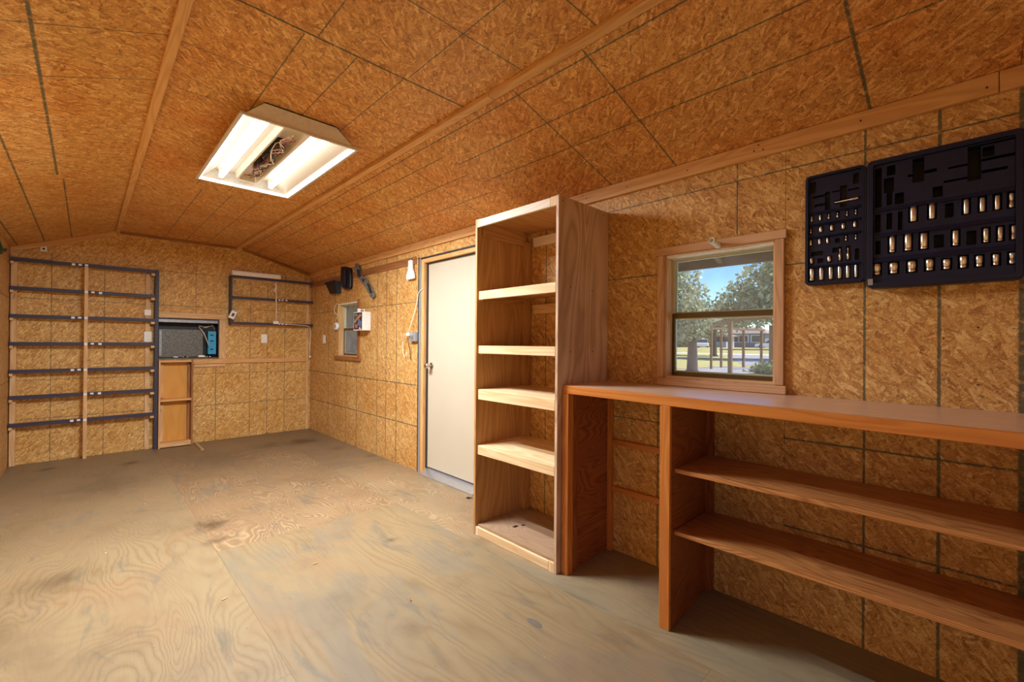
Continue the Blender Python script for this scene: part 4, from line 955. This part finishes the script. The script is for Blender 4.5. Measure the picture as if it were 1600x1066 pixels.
def sock(x, y, z0, z1, r, style, label, group, name='socket'):
    P = {'plain': [(0, r*.92), (.04, r), (.96, r), (1, r*.9)],
         'step': [(0, r*.85), (.04, r*.88), (.30, r*.88), (.32, r*.80), (.36, r), (.96, r), (1, r*.9)],
         'groove': [(0, r*.92), (.04, r), (.44, r), (.46, r*.86), (.52, r*.86), (.54, r), (.96, r), (1, r*.9)],
         'deep': [(0, r*.9), (.03, r), (.14, r), (.15, r*.93), (.18, r*.93), (.20, r), (.97, r), (1, r*.9)],
         'bit': [(0, r), (.5, r), (.53, r*.45), (.62, r*.45), (.66, r*.65), (1, r*.5)],
         'longbit': [(0, r), (.55, r), (.60, r*.55), (.95, r*.6), (1, r*.4)]}[style]
    o = MB().lathe((x, y, z0), (x, y, z1), [(a, b*1.12) for a, b in P], 12).build(name, M['socketm'], loc=(x, y, z0))
    if style in ('plain', 'step', 'groove', 'deep') and r > .008:
        MB().cyl((x, y, z1), (x, y, z1+.0006), r*.55, 10).build('drive_hole', M['case_dk'], o)
    return tag(o, label, 'tool', group)
for k, (z0, z1, l) in LROW.items():
    for i, (y, r) in enumerate(l):
        st = 'plain'; nm = 'socket'; zz = z1
        if k == 'first' and i >= 2: st = 'bit'
        if k == 'second' and i == 0: st = 'bit'
        if k == 'third' and i >= 3: st = 'bit'
        if k == 'fourth' and i >= 2: st = 'longbit'; zz = 1.686
        if 'bit' in st: nm = 'screwdriver_bit'
        if k == 'bottom': st = 'deep' if i == 0 else 'plain'
        what = {'plain': 'small silver socket', 'deep': 'long silver socket', 'bit': 'tiny silver driver bit', 'longbit': 'long silver bit socket'}[st]
        if k == 'bottom': what = 'slim long silver socket'
        sock(-.0125-max(r, .006)-.012, y, z0, zz, r, st, f'{what}, {ORD[i]} from the window in the {k} row of the narrow tray', 'sockets in the narrow tray', nm)
for k, (z0, l) in RROW.items():
    for i, (y, r, z1) in enumerate(l):
        st = {'top': 'plain', 'middle': 'deep', 'bottom': 'step'}[k]
        if i == len(l)-1: st = 'groove'
        what = 'short stout silver socket' if k == 'bottom' else 'tall silver socket'
        sock(-.0125-.036-r*.2, y, z0, z1, r, st, f'{what}, {ORD[i]} from the hinge in the {k} row of the wide tray', 'sockets in the wide tray')
o = MB().lathe((-.032, .396, 1.887), (-.032, .314, 1.889), [(0, .0015), (.02, .0025), (.62, .003), (.66, .005), (.98, .0052), (1, .004)], 10).build('extension_bar', M['socketm'], loc=(-.032, .355, 1.887))
tag(o, 'thin silver extension bar lying level in the narrow tray', 'tool')

# ---------------------------------------------------------------- outdoors
m = MB()
for xa, za, xb, zb in [(-60, -.05, 62, -.05), (62, -.05, 72, .65), (72, .65, 220, .75)]:
    m.hexa([((xb if i & 1 else xa), (220 if i & 2 else -80), ((zb if i & 1 else za) if i & 4 else -.4)) for i in range(8)])
gd = m.build('ground', M['grass'], kind='structure')
MB().box(57, 61.5, -80, 120, -.049, -.03).build('street', M['concrete'], kind='structure')
MB().prism([(27, 9.6, -.049), (57, 21.5, -.049), (57, 8, -.049), (30, 5.5, -.049)], (0, 0, .012)).build('driveway', M['asphalt'], kind='structure')
MB().prism([(16.6, 6.9, -.049), (16.4, 9.6, -.049), (19.5, 10.0, -.049), (24.5, 10.4, -.049), (24.5, 6.9, -.049)], (0, 0, .02)).build('path', M['asphalt'], kind='structure')
MB().prism([(15.2, 7.3, -.049), (15.2, 8.6, -.049), (16.3, 9.6, -.049), (16.5, 7.2, -.049)], (0, 0, .02)).build('path', M['concrete'], kind='structure')
MB().box(.101, 4.5, -1.2, 6.9, -.049, -.02).build('bounce_slab', M['concrete'], kind='structure')  # added slab, unseen, pale so sunlight bounces up to the window head
def foliage(blobs, n, size, seed, parent, mat):
    rng = np.random.default_rng(seed)
    bl = np.array(blobs, float); wts = bl[:, 3]**2; wts /= wts.sum()
    ids = rng.choice(len(bl), n, p=wts)
    dirs = rng.normal(size=(n, 3)); dirs /= np.linalg.norm(dirs, axis=1)[:, None]
    rad = bl[ids, 3]*rng.uniform(.45, 1.08, n)
    c = bl[ids, :3]+dirs*rad[:, None]*np.array([1, 1, .85])
    c -= np.array(parent.location)
    u = rng.normal(size=(n, 3)); u /= np.linalg.norm(u, axis=1)[:, None]
    v = np.cross(u, rng.normal(size=(n, 3))); v /= np.linalg.norm(v, axis=1)[:, None]
    s = size*rng.uniform(.6, 1.4, n)[:, None]
    V = np.stack([c-u*s, c-v*s*.5, c+u*s, c+v*s*.5], 1).reshape(-1, 3)
    me = bpy.data.meshes.new('foliage'); me.from_pydata(V.tolist(), [], (np.arange(n*4).reshape(-1, 4)).tolist())
    me.materials.append(mat); o = bpy.data.objects.new('foliage', me); COL.objects.link(o); o.parent = parent
    return o
def tree(loc, hgt, tr, blobs, n, size, seed, mat, label, branches=()):
    r = root('tree', loc, label, 'tree')
    x, y, z = loc
    m = MB().lathe((x, y, z), (x+.05, y, z+hgt), [(0, tr*1.5), (.08, tr*1.1), (.5, tr*.95), (1, tr*.7)], 10)
    for b in branches: m.tube([(x+.04, y, z+hgt*.75), tuple(Vector((x, y, z+hgt))*.5+Vector(b)*.5), b], tr*.32, 6)
    m.build('trunk', M['bark'], r)
    foliage(blobs, n, size, seed, r, mat)
    return r
# near tree with the forked trunk
tx, ty = 17.79, 8.81
tree((tx, ty, -.05), 1.9, .22, [(tx-.3, ty+.5, 3.4, 1.25), (tx-.1, ty-.0, 2.6, .95), (tx-.1, ty+1.5, 3.0, 1.4), (tx-.4, ty+1.0, 4.6, 1.45), (tx-.2, ty-.35, 2.2, .62), (tx-.2, ty+1.1, 1.85, .75), (tx-.2, ty+.5, 1.95, .75), (tx-.3, ty-.2, 1.9, .5), (tx-1, ty+1.6, 5.0, 1.6), (tx, ty+2.3, 4.2, 1.6)], 9000, .11, 3, M['leaf1'],
     'large grey green tree with a thick trunk on the lawn outside the larger window', [(tx+.6, ty-.2, 2.6), (tx-.5, ty+.6, 2.9), (tx+.3, ty+.9, 3.4)])
tree((41, 9.2, -.05), 3.5, .35, [(41, 12.6, 6.4, 2.6), (41.5, 14.6, 5.2, 2.2), (40, 11.0, 5.0, 2.4), (41, 10.4, 7.8, 2.8), (42, 15.8, 4.1, 1.6), (40, 12.5, 4.2, 1.8), (43, 9.0, 5.5, 3.0), (41, 7.5, 8.0, 3.2), (43, 9, 3.6, 2)], 9000, .24, 5, M['leaf2'],
     'tall pale olive tree behind the pergola outside the larger window')
tree((48, 19.6, -.05), 3.0, .3, [(48, 19.5, 4.2, 2.2), (49, 22, 4.0, 2.4), (48, 17, 4.2, 1.7), (47, 24.5, 5.0, 2.8)], 5000, .24, 8, M['leaf3'],
     'rounded green tree far behind the thick trunked tree')
for k, (x, y, rr, zz, lab) in enumerate([(80, 38.5, 3.0, 2.0, 'low dark green bush at the far side of the street, seen left of the trunk'), (100, 43, 4.5, 3.2, 'dark green far bush left of the blue grey house'), (108, 22, 5, 4.2, 'dark far bush to the right behind the white van')]):
    r = root('bush', (x, y, .6), lab, 'bush')
    MB().cyl((x, y, .6), (x, y, zz), .3, 8).build('stem', M['bark'], r)
    foliage([(x, y, zz, rr), (x+1, y+rr, zz*.8, rr*.8), (x-1, y-rr*.8, zz*.8, rr*.8)], 2500, .3, 20+k, r, M['leaf3'])
# pergola with metal roof
PG = root('pergola', (20, 8.5, -.05), 'open wooden pergola with slim posts and a metal roof edge outside the larger window', 'pergola')
for (x, y, w_) in [(17.64, 7.085, .075), (21.14, 9.27, .05), (23.1, 9.5, .05), (24.25, 8.72, .06), (25.6, 8.2, .06), (23.6, 7.1, .12)]:
    MB().box(x-w_, x+w_, y-w_, y+w_, -.05, 2.28 if w_ > .07 else 2.12, g=2).build('post', M['post'], PG)
def bar(a, b, w_, h_, nm, mat):
    a, b = Vector(a), Vector(b); dd = (b-a).normalized(); n_ = Vector((-dd.y, dd.x, 0)).normalized()
    return MB().beam(a, b, n_*w_, Vector((0, 0, h_))).build(nm, mat, PG)
bar((17.60, 7.3, 2.30), (17.60, 4.6, 2.42), .05, .06, 'beam', M['post'])
bar((17.3, 7.42, 2.42), (17.3, 4.5, 2.54), .2, .03, 'roof_edge', M['alu'])
bar((21.0, 9.45, 2.16), (17.7, 7.2, 2.22), .05, .05, 'beam', M['post'])
bar((21.1, 9.62, 2.30), (17.4, 7.5, 2.36), .15, .025, 'roof_edge', M['alu'])
bar((21.1, 9.3, 2.10), (25.7, 8.1, 2.10), .05, .05, 'beam', M['post'])
bar((23.0, 9.55, .98), (26, 6.6, .98), .025, .035, 'rail', M['post'])
# flower bed
FB = root('flower_bed', (19.6, 6.3, -.05), 'low flower bed edged with pale stones beside the pergola', 'flower bed')
foliage([(19.6, 6.35, .18, .35), (20.3, 6.3, .2, .4), (19.4, 5.9, .12, .3), (20.6, 6.9, .1, .3)], 900, .08, 31, FB, M['leaf3'])
rng = random.Random(4)
for k, (x, y, s_) in enumerate([(20.6, 7.15, .16), (20.3, 7.35, .12), (20.9, 5.75, .2), (20.4, 5.6, .22), (21.2, 5.9, .16)]):
    bm = bmesh.new(); bmesh.ops.create_icosphere(bm, subdivisions=2, radius=s_)
    for v in bm.verts: v.co *= rng.uniform(.85, 1.1); v.co.z *= .7
    me = bpy.data.meshes.new('stone'); bm.to_mesh(me); bm.free(); me.materials.append(M['stone'])
    o = bpy.data.objects.new('stone', me); COL.objects.link(o); o.parent = FB; o.location = Vector((x, y, s_*.5-.05))-FB.location
# houses
def house(loc, wx, wy, h, rh, wm, label, ov=.6):
    r = root('house', loc, label, 'house'); x, y, z = loc
    MB().box(x-wx, x+wx, y-wy, y+wy, z, z+h).build('wall', M[wm], r)
    m = MB(); b = [(x-wx-ov, y-wy-ov, z+h), (x+wx+ov, y-wy-ov, z+h), (x+wx+ov, y+wy+ov, z+h), (x-wx-ov, y+wy+ov, z+h)]
    t_ = [(x, y-wy*.45, z+h+rh), (x, y+wy*.45, z+h+rh)]
    m.face((b[0], b[1], t_[0])); m.face((b[1], b[2], t_[1], t_[0])); m.face((b[2], b[3], t_[1])); m.face((b[3], b[0], t_[0], t_[1])); m.face(b[::-1])
    o = m.build('roof', M['rooft'], r); fixn(o)
    for k in (-.55, .1, .6):
        f_ = MB().box(x-wx-.06, x-wx, y+wy*k-.9, y+wy*k+.9, z+1.0, z+2.4).build('window', M['white'], r)
        MB().box(x-wx-.09, x-wx-.06, y+wy*k-.75, y+wy*k+.75, z+1.1, z+2.3).build('pane', M['carg'], f_)
    return r
house((92, 29.6, .66), 3, 3.4, 2.7, 1.3, 'housew', 'low blue grey house with a hipped grey roof beyond the street')
house((84, 31.4, .66), 2, .8, 2.1, .5, 'houseb', 'small pale blue shed house seen between the pergola posts')
def car(loc, ang, ln, wd, ht, van, label):
    r = root('car', loc, label, 'car'); r.rotation_euler = (0, 0, ang)
    def lb(name, m, mat):
        o = m.build(name, mat, None); o.parent = r; return o
    hb = ht*.55
    m = MB().prism([(-ln/2, -wd/2, .25), (-ln/2, -wd/2, hb*.9), (-ln*.42, -wd/2, hb), (ln*.30, -wd/2, hb), (ln*.47, -wd/2, hb*.85), (ln/2, -wd/2, .3)], (0, wd, 0))
    lb('body', m, M['carw'])
    rl = (-ln*.47, -ln*.40, ln*.05, ln*.22) if van else (-ln*.38, -ln*.22, ln*.06, ln*.24)
    lb('roof', MB().prism([(rl[1], -wd*.42, ht-.04), (rl[2], -wd*.42, ht-.04), (rl[2]-.1, -wd*.40, ht), (rl[1]+.1, -wd*.40, ht)], (0, wd*.82, 0)), M['carw'])
    lb('window_glass', MB().prism([(rl[0], -wd*.44, hb), (rl[3], -wd*.44, hb), (rl[2], -wd*.42, ht-.04), (rl[1], -wd*.42, ht-.04)], (0, wd*.86, 0)), M['carg'])
    for sx in (-.31, .31):
        for sy in (-1, 1):
            lb('wheel', MB().cyl((ln*sx, sy*wd*.5, .32), (ln*sx, sy*(wd*.5-.2), .32), .32, 14), M['rubber'])
    return r
car((76, 32.4, .66), math.radians(20), 4.4, 1.8, 1.5, False, 'white sedan parked across the street behind the tree trunk')
car((75, 21.2, .66), math.radians(105), 4.8, 2.0, 1.5, True, 'white van with dark windows parked right of the pergola posts')
# board fence seen through the small window
PF = root('privacy_fence', (2.5, 9.4, -.05), 'weathered grey board fence close outside the smaller window', 'fence')
for k in range(30):
    x = .6+k*.15; y = 8.6+k*.06
    MB().hexa([((x+.145 if i & 1 else x), (y+.02 if i & 2 else y)+(.058 if i & 1 else 0), (2.3 if i & 4 else -.05)) for i in range(8)], 2).build('board', M['fence'], PF)
MB().beam((.6, 8.65, .5), (5.1, 10.45, .5), (0, .02, 0), (0, 0, .045)).build('rail', M['fence'], PF)
MB().beam((.6, 8.65, 1.9), (5.1, 10.45, 1.9), (0, .02, 0), (0, 0, .045)).build('rail', M['fence'], PF)
